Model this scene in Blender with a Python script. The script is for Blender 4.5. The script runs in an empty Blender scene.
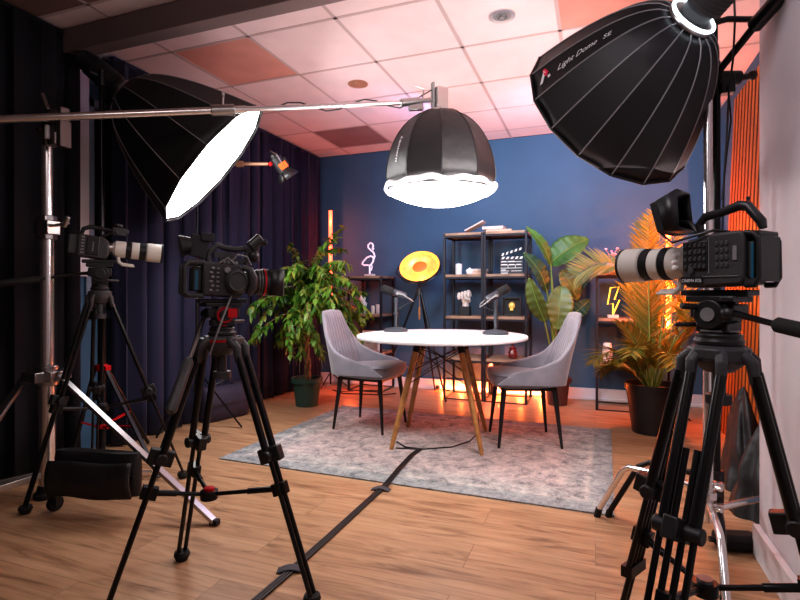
import bpy, bmesh, math, random
from mathutils import Vector, Matrix, Quaternion
random.seed(7)
sc = bpy.context.scene
COL = sc.collection
PI = math.pi
YAW = -0.359; FPX = 521.0; HC = 1.02; HOR = 293.6
CC, SS = math.cos(YAW), math.sin(YAW)
def W(r, d, z):
    """right / forward of the tripod position, metres -> room coordinates"""
    return Vector((CC*r + SS*d, -SS*r + CC*d, z))
def at(px, py, d):
    return W((px-400)/FPX*d, d, HC-(py-HOR)/FPX*d)
def V(*a): return Vector(a)
def D(r, d, z=0): return W(r, d, z)

# ------------------------------------------------------------------ materials
def mat(name, color, rough=0.5, metal=0.0, emit=None, estr=0.0, noise=0.0, nscale=20, bump=0.0, bscale=60, spec=None, sheen=0.0, trans=0.0):
    m = bpy.data.materials.new(name); m.use_nodes = True
    nt = m.node_tree; b = nt.nodes['Principled BSDF']
    b.inputs['Base Color'].default_value = (*color, 1)
    b.inputs['Roughness'].default_value = rough
    b.inputs['Metallic'].default_value = metal
    if spec is not None: b.inputs['Specular IOR Level'].default_value = spec
    if sheen: b.inputs['Sheen Weight'].default_value = sheen
    if trans: b.inputs['Transmission Weight'].default_value = trans
    if emit:
        b.inputs['Emission Color'].default_value = (*emit, 1)
        b.inputs['Emission Strength'].default_value = estr
    if noise or bump:
        tc = nt.nodes.new('ShaderNodeTexCoord')
    if noise:
        n = nt.nodes.new('ShaderNodeTexNoise'); n.inputs['Scale'].default_value = nscale
        n.inputs['Detail'].default_value = 4
        nt.links.new(tc.outputs['Object'], n.inputs['Vector'])
        r = nt.nodes.new('ShaderNodeValToRGB')
        r.color_ramp.elements[0].position = 0.3; r.color_ramp.elements[1].position = 0.7
        r.color_ramp.elements[0].color = (*[c*(1-noise) for c in color], 1)
        r.color_ramp.elements[1].color = (*[min(1, c*(1+noise)) for c in color], 1)
        nt.links.new(n.outputs['Fac'], r.inputs['Fac'])
        nt.links.new(r.outputs['Color'], b.inputs['Base Color'])
    if bump:
        n2 = nt.nodes.new('ShaderNodeTexNoise'); n2.inputs['Scale'].default_value = bscale
        nt.links.new(tc.outputs['Object'], n2.inputs['Vector'])
        bp = nt.nodes.new('ShaderNodeBump'); bp.inputs['Strength'].default_value = bump; bp.inputs['Distance'].default_value = 0.01
        nt.links.new(n2.outputs['Fac'], bp.inputs['Height'])
        nt.links.new(bp.outputs['Normal'], b.inputs['Normal'])
    return m

M = {}
M['black'] = mat('black_plastic', (0.018, 0.018, 0.02), 0.42)
M['blackm'] = mat('black_metal', (0.02, 0.02, 0.022), 0.3, 0.6)
M['carbon'] = mat('dark_tube', (0.008, 0.008, 0.009), 0.3, 0.2)
M['rubber'] = mat('rubber', (0.012, 0.012, 0.012), 0.8)
M['dgrey'] = mat('dark_grey_plastic', (0.05, 0.05, 0.055), 0.5, bump=0.15, bscale=200)
M['body'] = mat('camera_body', (0.045, 0.043, 0.047), 0.5, bump=0.2, bscale=300)
M['grey'] = mat('mid_grey', (0.22, 0.22, 0.23), 0.45)
M['lgrey'] = mat('light_grey', (0.55, 0.55, 0.56), 0.4)
M['chrome'] = mat('chrome', (0.78, 0.75, 0.75), 0.24, 0.9)
M['steel'] = mat('steel', (0.45, 0.44, 0.44), 0.3, 1.0)
M['gripmetal'] = mat('grip_metal', (.14, .12, .12), .35, .8)
M['alu'] = mat('aluminium', (0.72, 0.7, 0.7), 0.3, 0.9)
M['white'] = mat('white_plastic', (0.85, 0.85, 0.85), 0.35)
M['lens'] = mat('cream_lens_barrel', (0.68, 0.65, 0.6), 0.38)
M['glass'] = mat('lens_glass', (0.02, 0.02, 0.04), 0.05, 0.0, spec=1.0)
M['red'] = mat('red_anodised', (0.55, 0.01, 0.015), 0.3, 0.4)
M['blue'] = mat('blue_strip', (0.02, 0.12, 0.2), 0.4, emit=(0.02, 0.3, 0.6), estr=0.0)
M['shell'] = mat('softbox_fabric', (0.012, 0.012, 0.014), 0.5, bump=0.12, bscale=7)
M['lantern'] = mat('lantern_fabric', (0.016, 0.015, 0.017), 0.5, bump=0.9, bscale=9)
M['silver'] = mat('silver_lining', (0.7, 0.7, 0.7), 0.35, 0.8)
M['seam'] = mat('seam', (0.24, 0.24, 0.25), 0.45)
M['print'] = mat('logo_print', (0.75, 0.75, 0.77), 0.5, emit=(.8, .8, .85), estr=0.05)
M['printred'] = mat('logo_print_red', (0.7, 0.02, 0.06), 0.5, emit=(.8, .02, .08), estr=0.12)
M['face'] = mat('lit_diffuser', (0.9, 0.9, 0.9), 0.6, emit=(1.0, 0.98, 0.97), estr=16)
M['lface'] = mat('lit_lantern_diffuser', (0.9, 0.9, 0.9), 0.6, emit=(1.0, 0.96, 0.93), estr=13)
M['rface'] = mat('lit_right_diffuser', (0.9, 0.9, 0.9), 0.6, emit=(1.0, 0.95, 0.93), estr=20)
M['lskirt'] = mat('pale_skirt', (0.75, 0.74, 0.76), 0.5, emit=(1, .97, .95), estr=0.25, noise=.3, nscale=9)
M['glow'] = mat('lit_ring', (0.9, 0.9, 0.9), 0.4, emit=(0.8, 0.92, 1.0), estr=4)
M['tube'] = mat('orange_red_tube', (1, 0.2, 0.05), 0.4, emit=(1.0, 0.085, 0.04), estr=5.5)
M['tubew'] = mat('tube_core', (1, 0.6, 0.4), 0.4, emit=(1.0, 0.17, 0.035), estr=34)
M['floortube'] = mat('warm_floor_tube', (1, 0.5, 0.2), 0.4, emit=(1.0, 0.42, 0.2), estr=5)
M['flam'] = mat('flamingo_tube', (0.9, 0.8, 0.9), 0.4, emit=(.85, 0.75, 1), estr=0.45)
M['bolt'] = mat('bolt_tube', (1, 0.85, 0.2), 0.4, emit=(1.0, 0.68, 0.06), estr=1.0)
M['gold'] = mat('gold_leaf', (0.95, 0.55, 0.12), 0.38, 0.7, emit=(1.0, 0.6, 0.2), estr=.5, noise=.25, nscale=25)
M['amber'] = mat('amber_bulb', (0.5, 0.16, 0.03), 0.4, emit=(1.0, 0.25, 0.03), estr=0.35)
M['shelf_wood'] = mat('shelf_wood', (0.32, 0.2, 0.13), 0.5, noise=.35, nscale=8)
M['frame'] = mat('frame_steel', (0.02, 0.02, 0.028), 0.45, 0.3)
M['oak'] = mat('oak_leg', (0.42, 0.2, 0.07), 0.4, noise=.3, nscale=18)
M['tabletop'] = mat('white_laminate', (0.82, 0.83, 0.86), 0.3)
M['velvet'] = mat('grey_velvet', (0.22, 0.21, 0.25), 0.75, sheen=0.5, noise=.12, nscale=12)
M['chairleg'] = mat('black_chair_leg', (0.012, 0.01, 0.012), 0.4)
M['paint_white'] = mat('white_paint', (0.7, 0.68, 0.72), 0.6)
M['frost'] = mat('window_frame_paint', (0.16, 0.22, 0.3), 0.5)
M['soil'] = mat('soil', (0.05, 0.03, 0.02), 0.95, noise=.5, nscale=60, bump=.8)
M['greenpot'] = mat('green_pot', (0.03, 0.075, 0.06), 0.5)
M['blackpot'] = mat('black_pot', (0.014, 0.014, 0.016), 0.4)
M['brownpot'] = mat('brown_pot', (0.07, 0.03, 0.025), 0.6)
M['bark'] = mat('bark', (0.3, 0.18, 0.09), 0.8, noise=.4, nscale=30, bump=.5)
M['stem'] = mat('green_stem', (0.17, 0.26, 0.05), 0.5)
M['bag'] = mat('black_nylon', (0.013, 0.013, 0.015), 0.55, bump=1.0, bscale=11)
M['purplebag'] = mat('dark_purple_bag', (0.03, 0.022, 0.045), 0.7, bump=.5, bscale=20)
M['book'] = mat('pale_pages', (0.72, 0.6, 0.53), 0.7)
M['bookb'] = mat('beige_cover', (0.62, 0.42, 0.3), 0.6)
M['candle'] = mat('candle_wax', (0.82, 0.8, 0.8), 0.5)
M['pinkvase'] = mat('pink_ceramic', (0.72, 0.42, 0.42), 0.4)
M['plaster'] = mat('plaster', (0.66, 0.56, 0.5), 0.7, noise=.2, nscale=40)
M['marble'] = mat('marble', (0.75, 0.73, 0.72), 0.3, noise=.15, nscale=40)
M['jar'] = mat('dark_red_jar', (0.14, 0.02, 0.02), 0.15, noise=.5, nscale=40)
M['mic'] = mat('mic_grey', (0.05, 0.055, 0.07), 0.35, 0.3)
M['micfoam'] = mat('mic_foam', (0.012, 0.012, 0.014), 0.9, bump=.5, bscale=300)
M['micstand'] = mat('mic_stand', (0.05, 0.06, 0.075), 0.45)
M['photo'] = mat('picture_print', (0.45, 0.38, 0.34), 0.5, noise=.4, nscale=15)
M['slat'] = mat('orange_slat', (0.36, 0.1, 0.012), 0.5, noise=.15, nscale=4)
M['slatback'] = mat('slat_backing', (0.03, 0.012, 0.01), 0.8)
M['slatedge'] = mat('slat_board', (0.42, 0.13, 0.03), 0.6)
M['neonbase'] = mat('neon_base', (0.7, 0.66, 0.66), 0.4)
M['tape'] = mat('gaffer_tape', (0.05, 0.045, 0.055), 0.7)
M['brass'] = mat('brassy_arm', (0.5, 0.3, 0.2), 0.4, 0.5)
M['copper'] = mat('orange_gel', (0.7, 0.12, 0.02), 0.5, emit=(1, .12, .01), estr=.25)

def island_mat(name, cols, rough=0.45, sub=0.0, spec=0.5):
    m = mat(name, cols[0], rough); nt = m.node_tree; b = nt.nodes['Principled BSDF']
    g = nt.nodes.new('ShaderNodeNewGeometry'); r = nt.nodes.new('ShaderNodeValToRGB')
    while len(r.color_ramp.elements) < len(cols): r.color_ramp.elements.new(0.5)
    for i, c in enumerate(cols):
        r.color_ramp.elements[i].position = i/(len(cols)-1); r.color_ramp.elements[i].color = (*c, 1)
    nt.links.new(g.outputs['Random Per Island'], r.inputs['Fac']); nt.links.new(r.outputs['Color'], b.inputs['Base Color'])
    tr = nt.nodes.new('ShaderNodeBsdfTranslucent'); nt.links.new(r.outputs['Color'], tr.inputs['Color'])
    mx = nt.nodes.new('ShaderNodeMixShader'); mx.inputs[0].default_value = .35
    out = [n for n in nt.nodes if n.type == 'OUTPUT_MATERIAL'][0]
    nt.links.new(b.outputs[0], mx.inputs[1]); nt.links.new(tr.outputs[0], mx.inputs[2]); nt.links.new(mx.outputs[0], out.inputs['Surface'])
    return m
M['ficus'] = island_mat('ficus_leaves', [(0.03, 0.11, 0.015), (0.09, 0.24, 0.03), (0.17, 0.33, 0.05), (0.28, 0.3, 0.05)], 0.35)
M['palm'] = island_mat('palm_leaflets', [(0.12, 0.15, 0.02), (0.26, 0.22, 0.035), (0.38, 0.24, 0.045)], 0.45)  # some of the tube's orange light is put into these leaf colours
M['bigleaf'] = mat('broad_leaf', (0.05, 0.14, 0.025), 0.5, noise=.35, nscale=5)
M['bigleafd'] = mat('broad_leaf_dark', (0.015, 0.06, 0.025), 0.5, noise=.35, nscale=5)
M['bigleafb'] = mat('broad_leaf_bronze', (0.1, 0.13, 0.03), 0.38, noise=.35, nscale=5)

def floor_mat():
    m = mat('oak_planks', (0.4, 0.2, 0.1), 0.42); nt = m.node_tree; b = nt.nodes['Principled BSDF']; L = nt.links
    tc = nt.nodes.new('ShaderNodeTexCoord')
    br = nt.nodes.new('ShaderNodeTexBrick'); br.offset = 0.37; br.inputs['Scale'].default_value = 1
    br.inputs['Brick Width'].default_value = 1.25; br.inputs['Row Height'].default_value = 0.19; br.inputs['Mortar Size'].default_value = 0.0016
    br.inputs['Color1'].default_value = (0.2, 0.2, 0.2, 1); br.inputs['Color2'].default_value = (0.8, 0.8, 0.8, 1); br.inputs['Mortar'].default_value = (0, 0, 0, 1)
    br.inputs['Mortar Smooth'].default_value = 0.2
    L.new(tc.outputs['Object'], br.inputs['Vector'])
    mp = nt.nodes.new('ShaderNodeMapping'); mp.inputs['Scale'].default_value = (1.1, 11, 1); L.new(tc.outputs['Object'], mp.inputs['Vector'])
    add = nt.nodes.new('ShaderNodeVectorMath'); add.operation = 'ADD'; L.new(mp.outputs['Vector'], add.inputs[0])
    sc_ = nt.nodes.new('ShaderNodeVectorMath'); sc_.operation = 'SCALE'; sc_.inputs['Scale'].default_value = 9; L.new(br.outputs['Color'], sc_.inputs[0]); L.new(sc_.outputs['Vector'], add.inputs[1])
    n1 = nt.nodes.new('ShaderNodeTexNoise'); n1.inputs['Scale'].default_value = 1.6; n1.inputs['Detail'].default_value = 7; n1.inputs['Distortion'].default_value = 1.6; n1.inputs['Roughness'].default_value = .62
    L.new(add.outputs['Vector'], n1.inputs['Vector'])
    r = nt.nodes.new('ShaderNodeValToRGB'); e = r.color_ramp.elements
    e[0].position = .3; e[0].color = (0.19, 0.1, 0.055, 1); e[1].position = .72; e[1].color = (0.5, 0.32, 0.19, 1)
    x = e.new(.5); x.color = (0.4, 0.24, 0.135, 1)
    L.new(n1.outputs['Fac'], r.inputs['Fac'])
    mx = nt.nodes.new('ShaderNodeMix'); mx.data_type = 'RGBA'; mx.blend_type = 'MULTIPLY'; mx.inputs['Factor'].default_value = .55
    L.new(r.outputs['Color'], mx.inputs['A'])
    mr = nt.nodes.new('ShaderNodeValToRGB'); mr.color_ramp.elements[0].color = (.3, .25, .22, 1); mr.color_ramp.elements[1].color = (1.05, 1, 1, 1)
    mr.color_ramp.elements[0].position = 0.0; mr.color_ramp.elements[1].position = .35
    L.new(br.outputs['Color'], mr.inputs['Fac']); L.new(mr.outputs['Color'], mx.inputs['B'])
    L.new(mx.outputs['Result'], b.inputs['Base Color'])
    rr = nt.nodes.new('ShaderNodeMapRange'); rr.inputs['To Min'].default_value = .3; rr.inputs['To Max'].default_value = .5
    L.new(n1.outputs['Fac'], rr.inputs['Value']); L.new(rr.outputs['Result'], b.inputs['Roughness'])
    return m
M['floor'] = floor_mat()
def wall_mat(name, c, n=.08):
    return mat(name, c, 0.75, noise=n, nscale=2.5, bump=.05, bscale=150)
M['navy'] = wall_mat('navy_wall_paint', (0.046, 0.112, 0.2))
M['whitewall'] = wall_mat('white_wall_paint', (0.62, 0.6, 0.64))
M['darkbeam'] = wall_mat('beam_paint', (0.2, 0.16, 0.16))
M['beamunder'] = wall_mat('beam_underside', (0.5, 0.36, 0.36))
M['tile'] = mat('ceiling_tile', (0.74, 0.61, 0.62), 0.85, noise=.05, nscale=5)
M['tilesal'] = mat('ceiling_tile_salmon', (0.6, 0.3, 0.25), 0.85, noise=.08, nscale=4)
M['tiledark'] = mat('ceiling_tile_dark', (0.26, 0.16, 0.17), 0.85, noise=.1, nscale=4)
M['tilenear'] = mat('ceiling_tile_shaded', (0.2, 0.12, 0.11), 0.9, noise=.1, nscale=4)  # dimness of the near ceiling put into the tile colour
M['tbar'] = mat('ceiling_grid', (0.5, 0.4, 0.4), 0.6)
M['curtain'] = mat('navy_velvet', (0.0105, 0.0115, 0.042), 0.8, sheen=.06)
M['curtainb'] = mat('black_drape', (0.004, 0.004, 0.009), 0.9)

def rug_mat():
    m = mat('faded_rug', (0.4, 0.4, 0.42), 0.95); nt = m.node_tree; b = nt.nodes['Principled BSDF']; L = nt.links
    tc = nt.nodes.new('ShaderNodeTexCoord')
    n1 = nt.nodes.new('ShaderNodeTexNoise'); n1.inputs['Scale'].default_value = 11; n1.inputs['Detail'].default_value = 12; n1.inputs['Roughness'].default_value = .86; n1.inputs['Distortion'].default_value = .5
    L.new(tc.outputs['Object'], n1.inputs['Vector'])
    r = nt.nodes.new('ShaderNodeValToRGB'); e = r.color_ramp.elements
    e[0].position = .38; e[0].color = (0.12, 0.135, 0.15, 1); e[1].position = .6; e[1].color = (0.6, 0.55, 0.52, 1)
    x = e.new(.49); x.color = (0.4, 0.375, 0.37, 1)
    L.new(n1.outputs['Fac'], r.inputs['Fac'])
    # medallion + border from distance to the edge
    sx = nt.nodes.new('ShaderNodeSeparateXYZ'); L.new(tc.outputs['Object'], sx.inputs[0])
    def ab(o, h):
        a = nt.nodes.new('ShaderNodeMath'); a.operation = 'ABSOLUTE'; L.new(o, a.inputs[0])
        s = nt.nodes.new('ShaderNodeMath'); s.operation = 'SUBTRACT'; s.inputs[0].default_value = h; L.new(a.outputs[0], s.inputs[1]); return s.outputs[0]
    mn = nt.nodes.new('ShaderNodeMath'); mn.operation = 'MINIMUM'; L.new(ab(sx.outputs['X'], 1.12), mn.inputs[0]); L.new(ab(sx.outputs['Y'], .8), mn.inputs[1])
    r2 = nt.nodes.new('ShaderNodeValToRGB'); e = r2.color_ramp.elements
    e[0].position = 0; e[0].color = (.62, .7, .74, 1); e[1].position = .3; e[1].color = (1.1, 1.0, 1.0, 1)
    for p, c in ((.1, (.72, .8, .83, 1)), (.12, (1.1, 1.08, 1.05, 1)), (.16, (.85, .88, .9, 1)), (.22, (.9, .9, .9, 1))):
        x = e.new(p); x.color = c
    L.new(mn.outputs[0], r2.inputs['Fac'])
    mx = nt.nodes.new('ShaderNodeMix'); mx.data_type = 'RGBA'; mx.blend_type = 'MULTIPLY'; mx.inputs['Factor'].default_value = 1
    L.new(r.outputs['Color'], mx.inputs['A']); L.new(r2.outputs['Color'], mx.inputs['B'])
    L.new(mx.outputs['Result'], b.inputs['Base Color'])
    n3 = nt.nodes.new('ShaderNodeTexNoise'); n3.inputs['Scale'].default_value = 160; L.new(tc.outputs['Object'], n3.inputs['Vector'])
    bp = nt.nodes.new('ShaderNodeBump'); bp.inputs['Strength'].default_value = .7; bp.inputs['Distance'].default_value = .01
    L.new(n3.outputs['Fac'], bp.inputs['Height']); L.new(bp.outputs['Normal'], b.inputs['Normal'])
    return m
M['rug'] = rug_mat()

# ------------------------------------------------------------------ mesh builder
def basis(z, up=None):
    z = Vector(z).normalized()
    up = Vector(up) if up is not None else (V(0, 0, 1) if abs(z.z) < .95 else V(1, 0, 0))
    x = up.cross(z).normalized(); y = z.cross(x)
    return Matrix((x, y, z)).transposed()
def frame(o, z, up=None): return Matrix.Translation(o) @ basis(z, up).to_4x4()
class MB:
    def __init__(s): s.v = []; s.f = []; s.m = []; s.k = 0; s.T = Matrix.Identity(4)
    def av(s, p): s.v.append(s.T @ Vector(p)); return len(s.v)-1
    def af(s, idx): s.f.append(tuple(idx)); s.m.append(s.k)
    def box(s, c, d, R=None):
        c = Vector(c); R = R.to_3x3() if R is not None else Matrix.Identity(3)
        i = [s.av(c + R @ V(a*d[0]/2, b*d[1]/2, e*d[2]/2)) for a in (-1, 1) for b in (-1, 1) for e in (-1, 1)]
        for q in ((0, 1, 3, 2), (4, 6, 7, 5), (0, 4, 5, 1), (2, 3, 7, 6), (0, 2, 6, 4), (1, 5, 7, 3)): s.af([i[a] for a in q])
        return s
    def bar(s, a, b, w, h=None, up=None):
        a = Vector(a); b = Vector(b); s.box((a+b)/2, (w, h or w, (b-a).length), basis(b-a, up)); return s
    def rings(s, rings, caps=(1, 1), close=False):
        ids = [[s.av(p) for p in r] for r in rings]; n = len(ids[0])
        for a, b in zip(ids, ids[1:] + (ids[:1] if close else [])):
            for j in range(n): s.af((a[j], a[(j+1) % n], b[(j+1) % n], b[j]))
        if not close:
            if caps[0]: s.af(ids[0][::-1])
            if caps[1]: s.af(ids[-1])
        return s
    def cyl(s, a, b, r0, r1=None, n=14, caps=(1, 1)):
        a = Vector(a); b = Vector(b); r1 = r0 if r1 is None else r1; B = basis(b-a)
        f = lambda c, r: [c + B @ V(r*math.cos(2*PI*k/n), r*math.sin(2*PI*k/n), 0) for k in range(n)]
        return s.rings([f(a, r0), f(b, r1)], caps)
    def lathe(s, prof, Mx=None, n=24, caps=(1, 1)):
        Mx = Mx or Matrix.Identity(4)
        return s.rings([[Mx @ V(r*math.cos(2*PI*k/n), r*math.sin(2*PI*k/n), z) for k in range(n)] for r, z in prof], caps)
    def tube(s, pts, r, n=8, close=False):
        pts = [Vector(p) for p in pts]; N = len(pts); rs = r if isinstance(r, (list, tuple)) else [r]*N
        out = []; prev = None
        for i, p in enumerate(pts):
            if close: t = (pts[(i+1) % N]-pts[i-1])
            else: t = pts[min(i+1, N-1)]-pts[max(i-1, 0)]
            t = t.normalized() if t.length > 1e-9 else V(0, 0, 1)
            if prev is None: B = basis(t); x = B.col[0]
            else:
                x = prev - t*prev.dot(t); x = x.normalized() if x.length > 1e-6 else basis(t).col[0]
            prev = x; y = t.cross(x)
            out.append([p + (x*math.cos(2*PI*k/n)+y*math.sin(2*PI*k/n))*rs[i] for k in range(n)])
        return s.rings(out, close=close)
    def ball(s, c, r, n=14, m=9, R=None):
        r = (r, r, r) if not isinstance(r, (tuple, list)) else r
        Mx = Matrix.Translation(Vector(c)) @ (R.to_4x4() if R is not None else Matrix.Identity(4)) @ Matrix.Diagonal((*r, 1))
        return s.lathe([(max(1e-3, math.sin(PI*i/m)), -math.cos(PI*i/m)) for i in range(m+1)], Mx, n)
    def torus(s, c, ax, R, r, n=24, m=8, a0=0, a1=2*PI):
        B = basis(ax); c = Vector(c); full = abs(a1-a0-2*PI) < 1e-6
        k = n if full else n+1
        return s.tube([c + B @ V(R*math.cos(a0+(a1-a0)*i/n), R*math.sin(a0+(a1-a0)*i/n), 0) for i in range(k)], r, m, close=full)
    def prism(s, poly, h, Mx=None):
        Mx = Mx or Matrix.Identity(4)
        return s.rings([[Mx @ V(x, y, -h/2) for x, y in poly], [Mx @ V(x, y, h/2) for x, y in poly]])
    def poly(s, pts): s.af([s.av(p) for p in pts]); return s
    def grid(s, fn, nu, nv, closeu=False):
        ids = [[s.av(fn(i/nu, j/nv)) for i in range(nu + (0 if closeu else 1))] for j in range(nv+1)]
        n = len(ids[0])
        for j in range(nv):
            for i in range(nu): s.af((ids[j][i], ids[j][(i+1) % n], ids[j+1][(i+1) % n], ids[j+1][i]))
        return s

ROOTM = {}
def build(name, mb, mats, parent=None, smooth=40, bevel=0, solid=0, subsurf=0, world=False, weld=0):
    me = bpy.data.meshes.new(name)
    vs = mb.v
    if parent is not None and world:
        inv = ROOTM.get(parent.name, Matrix.Identity(4)).inverted(); vs = [inv @ p for p in vs]
    me.from_pydata([tuple(p) for p in vs], [], mb.f)
    mats = mats if isinstance(mats, (list, tuple)) else [mats]
    for k in mats: me.materials.append(M[k])
    me.polygons.foreach_set('material_index', mb.m)
    me.polygons.foreach_set('use_smooth', [True]*len(me.polygons))
    me.validate(); me.update()
    if weld:
        bm = bmesh.new(); bm.from_mesh(me); bmesh.ops.remove_doubles(bm, verts=bm.verts, dist=weld); bmesh.ops.recalc_face_normals(bm, faces=bm.faces); bm.to_mesh(me); bm.free()
    try: me.set_sharp_from_angle(angle=math.radians(smooth))
    except Exception: pass
    o = bpy.data.objects.new(name, me); COL.objects.link(o)
    if parent is not None:
        o.parent = parent
        ROOTM[o.name] = ROOTM.get(parent.name, Matrix.Identity(4))
    if subsurf:
        q = o.modifiers.new('s', 'SUBSURF'); q.levels = subsurf; q.render_levels = subsurf
    if solid:
        q = o.modifiers.new('t', 'SOLIDIFY'); q.thickness = solid; q.offset = 0
    if bevel:
        q = o.modifiers.new('b', 'BEVEL'); q.width = bevel; q.segments = 2; q.limit_method = 'ANGLE'; q.harden_normals = False
    return o
def tag(o, label=None, cat=None, group=None, kind=None):
    if label: o['label'] = label
    if cat: o['category'] = cat
    if group: o['group'] = group
    if kind: o['kind'] = kind
    return o
def thing(name, label, cat, loc=(0, 0, 0), R=None, group=None):
    o = bpy.data.objects.new(name, None); COL.objects.link(o); o.empty_display_size = .05
    Mx = Matrix.Translation(Vector(loc)) @ (R.to_4x4() if R is not None else Matrix.Identity(4))
    o.location = Vector(loc)
    if R is not None: o.rotation_mode = 'QUATERNION'; o.rotation_quaternion = R.to_3x3().to_quaternion()
    ROOTM[o.name] = Mx
    return tag(o, label, cat, group)
def single(name, mb, mats, label, cat, loc=(0, 0, 0), R=None, group=None, **kw):
    """a thing that is one mesh, vertices given in local coordinates"""
    o = build(name, mb, mats, None, **kw)
    o.location = Vector(loc)
    if R is not None: o.rotation_mode = 'QUATERNION'; o.rotation_quaternion = R.to_3x3().to_quaternion()
    return tag(o, label, cat, group)
def copy_tree(o, parent=None):
    c = o.copy(); COL.objects.link(c); c.parent = parent
    for ch in [x for x in bpy.data.objects if x.parent == o and x != c]: copy_tree(ch, c)
    return c
def RZ(a): return Matrix.Rotation(a, 3, 'Z')
def wb(T=None):
    m = MB()
    if T is not None: m.T = T
    return m

# ------------------------------------------------------------------ the setting
YB = 5.35; XL = -3.1; XR = 1.0; ZC = 2.6; YN = -1.8
def struct(name, mb, mats, **kw): return tag(build(name, mb, mats, None, **kw), kind='structure')
m = MB().box(((XL+XR)/2, (YN+YB)/2, -.05), (XR-XL+.4, YB-YN+.4, .1)); struct('floor', m, 'floor')
m = MB().box(((XL+XR)/2, YB+.05, ZC/2), (XR-XL+.4, .1, ZC)); struct('wall_back', m, 'navy')
m = MB().box((XR+.05, (YN+YB)/2, ZC/2), (.1, YB-YN, ZC)); struct('wall_right', m, 'navy')
m = MB().box(((.6+XR)/2-.001, (YN+2.4)/2, ZC/2), (XR-.6-.002, 2.4-YN, ZC)); struct('wall_partition', m, 'whitewall')
m = MB().box(((XL+XR)/2, YN-.05, ZC/2), (XR-XL+.4, .1, ZC)); struct('wall_near', m, 'darkbeam')
# left wall with a tall narrow window opening between the drapes
m = MB(); wy0, wy1, wz0, wz1 = 2.44, 3.3, .85, 2.3
m.box((XL-.05, (YN+wy0)/2, ZC/2), (.1, wy0-YN, ZC)); m.box((XL-.05, (wy1+YB)/2, ZC/2), (.1, YB-wy1, ZC))
m.box((XL-.05, (wy0+wy1)/2, wz0/2), (.1, wy1-wy0, wz0)); m.box((XL-.05, (wy0+wy1)/2, (wz1+ZC)/2), (.1, wy1-wy0, ZC-wz1))
struct('wall_left', m, 'navy')
m = MB().box((XL+.03, 2.375, 1.86), (.06, .11, 1.46)); struct('trim_2', m, 'whitewall', bevel=.004)
w = tag(build('window_1', MB().box((XL-.04, (wy0+wy1)/2, (wz0+wz1)/2), (.01, wy1-wy0, wz1-wz0)), 'glass'), kind='structure')
fr = MB()
for y in (wy0+.03, (wy0+wy1)/2, wy1-.03): fr.box((XL-.01, y, (wz0+wz1)/2), (.06, .06, wz1-wz0))
for z in (wz0+.03, wz1-.03): fr.box((XL-.01, (wy0+wy1)/2, z), (.06, wy1-wy0, .06))
build('window_frame', fr, 'frost', w, bevel=.004)
# ceiling: tiles in a T-bar grid
m = MB(); g = random.Random(3)
gx = [XL-.1] + [-2.0+.6*i for i in range(-1, 5)] + [XR+.1]; gx = sorted(set(round(v, 3) for v in gx if XL-.11 <= v <= XR+.11))
gy = sorted([YN] + [2.07+.6*j for j in range(-6, 6)] + [YB])
for x0, x1 in zip(gx, gx[1:]):
    for y0, y1 in zip(gy, gy[1:]):
        cx, cy = (x0+x1)/2, (y0+y1)/2
        i = math.floor((cx+2.0)/.6); j = math.floor((cy-2.07)/.6)
        k = 0
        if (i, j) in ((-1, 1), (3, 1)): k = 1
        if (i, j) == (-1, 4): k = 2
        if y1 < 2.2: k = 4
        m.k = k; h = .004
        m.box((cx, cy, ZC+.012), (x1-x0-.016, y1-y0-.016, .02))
m.k = 3
for x in gx[1:-1]: m.box((x, (YN+YB)/2, ZC+.008), (.022, YB-YN, .016))
for y in gy[1:-1]: m.box(((XL+XR)/2, y, ZC+.008), (XR-XL+.2, .022, .016))
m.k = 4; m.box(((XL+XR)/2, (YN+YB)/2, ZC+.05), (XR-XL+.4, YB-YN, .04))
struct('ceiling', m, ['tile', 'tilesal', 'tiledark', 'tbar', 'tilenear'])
m = MB().box(((XL+XR)/2, 2.255, ZC-.07), (XR-XL-.01, .1, .14)); struct('trim_1', m, 'darkbeam', bevel=.004)
m = MB().box(((-2.98+XR)/2, YB-.012, .055), (XR+2.98, .024, .11)); m.box(((-2.98+XR)/2, YB-.02, .012), (XR+2.98, .04, .024)); struct('baseboard_back', m, 'paint_white', bevel=.003)
m = MB().box((.588, (YN+2.4)/2, .06), (.024, 2.4-YN, .12)); struct('baseboard_right', m, 'paint_white', bevel=.003)

def curtain(y0, y1, x0, amp, per, zt, seed, mat_, label):
    g = random.Random(seed); ph = [g.uniform(0, 6) for _ in range(4)]
    n = int((y1-y0)/.012)
    def f(u, v):
        y = y0 + (y1-y0)*u; z = .012 + (zt-.012)*v
        a = y/per*2*PI
        s = math.sin(a + .9*math.sin(y*2.3+ph[0]) + .15*(1-v)*math.sin(y*5+ph[3])) * (.75+.25*math.sin(y*3.1+ph[1])) + .3*math.sin(2.3*a+ph[2])
        return V(x0 + amp*s*(.8+.25*(1-v)), y + .015*math.sin(a*2+ph[1]), z)
    m = MB().grid(f, n, 10)
    m.box((x0-.02, (y0+y1)/2, zt+.008), (.04, y1-y0, .02))
    return single('curtain', m, mat_, label, 'curtain', solid=.006, smooth=80)
curtain(2.56, 5.3, -2.98, .05, .17, 2.57, 2, 'curtain', 'long dark navy velvet curtain hanging along the left wall behind the ficus')
curtain(-1.2, 2.3, -2.97, .05, .16, 2.57, 5, 'curtainb', 'near black drape at the far left edge, in front of the beam')

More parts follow.
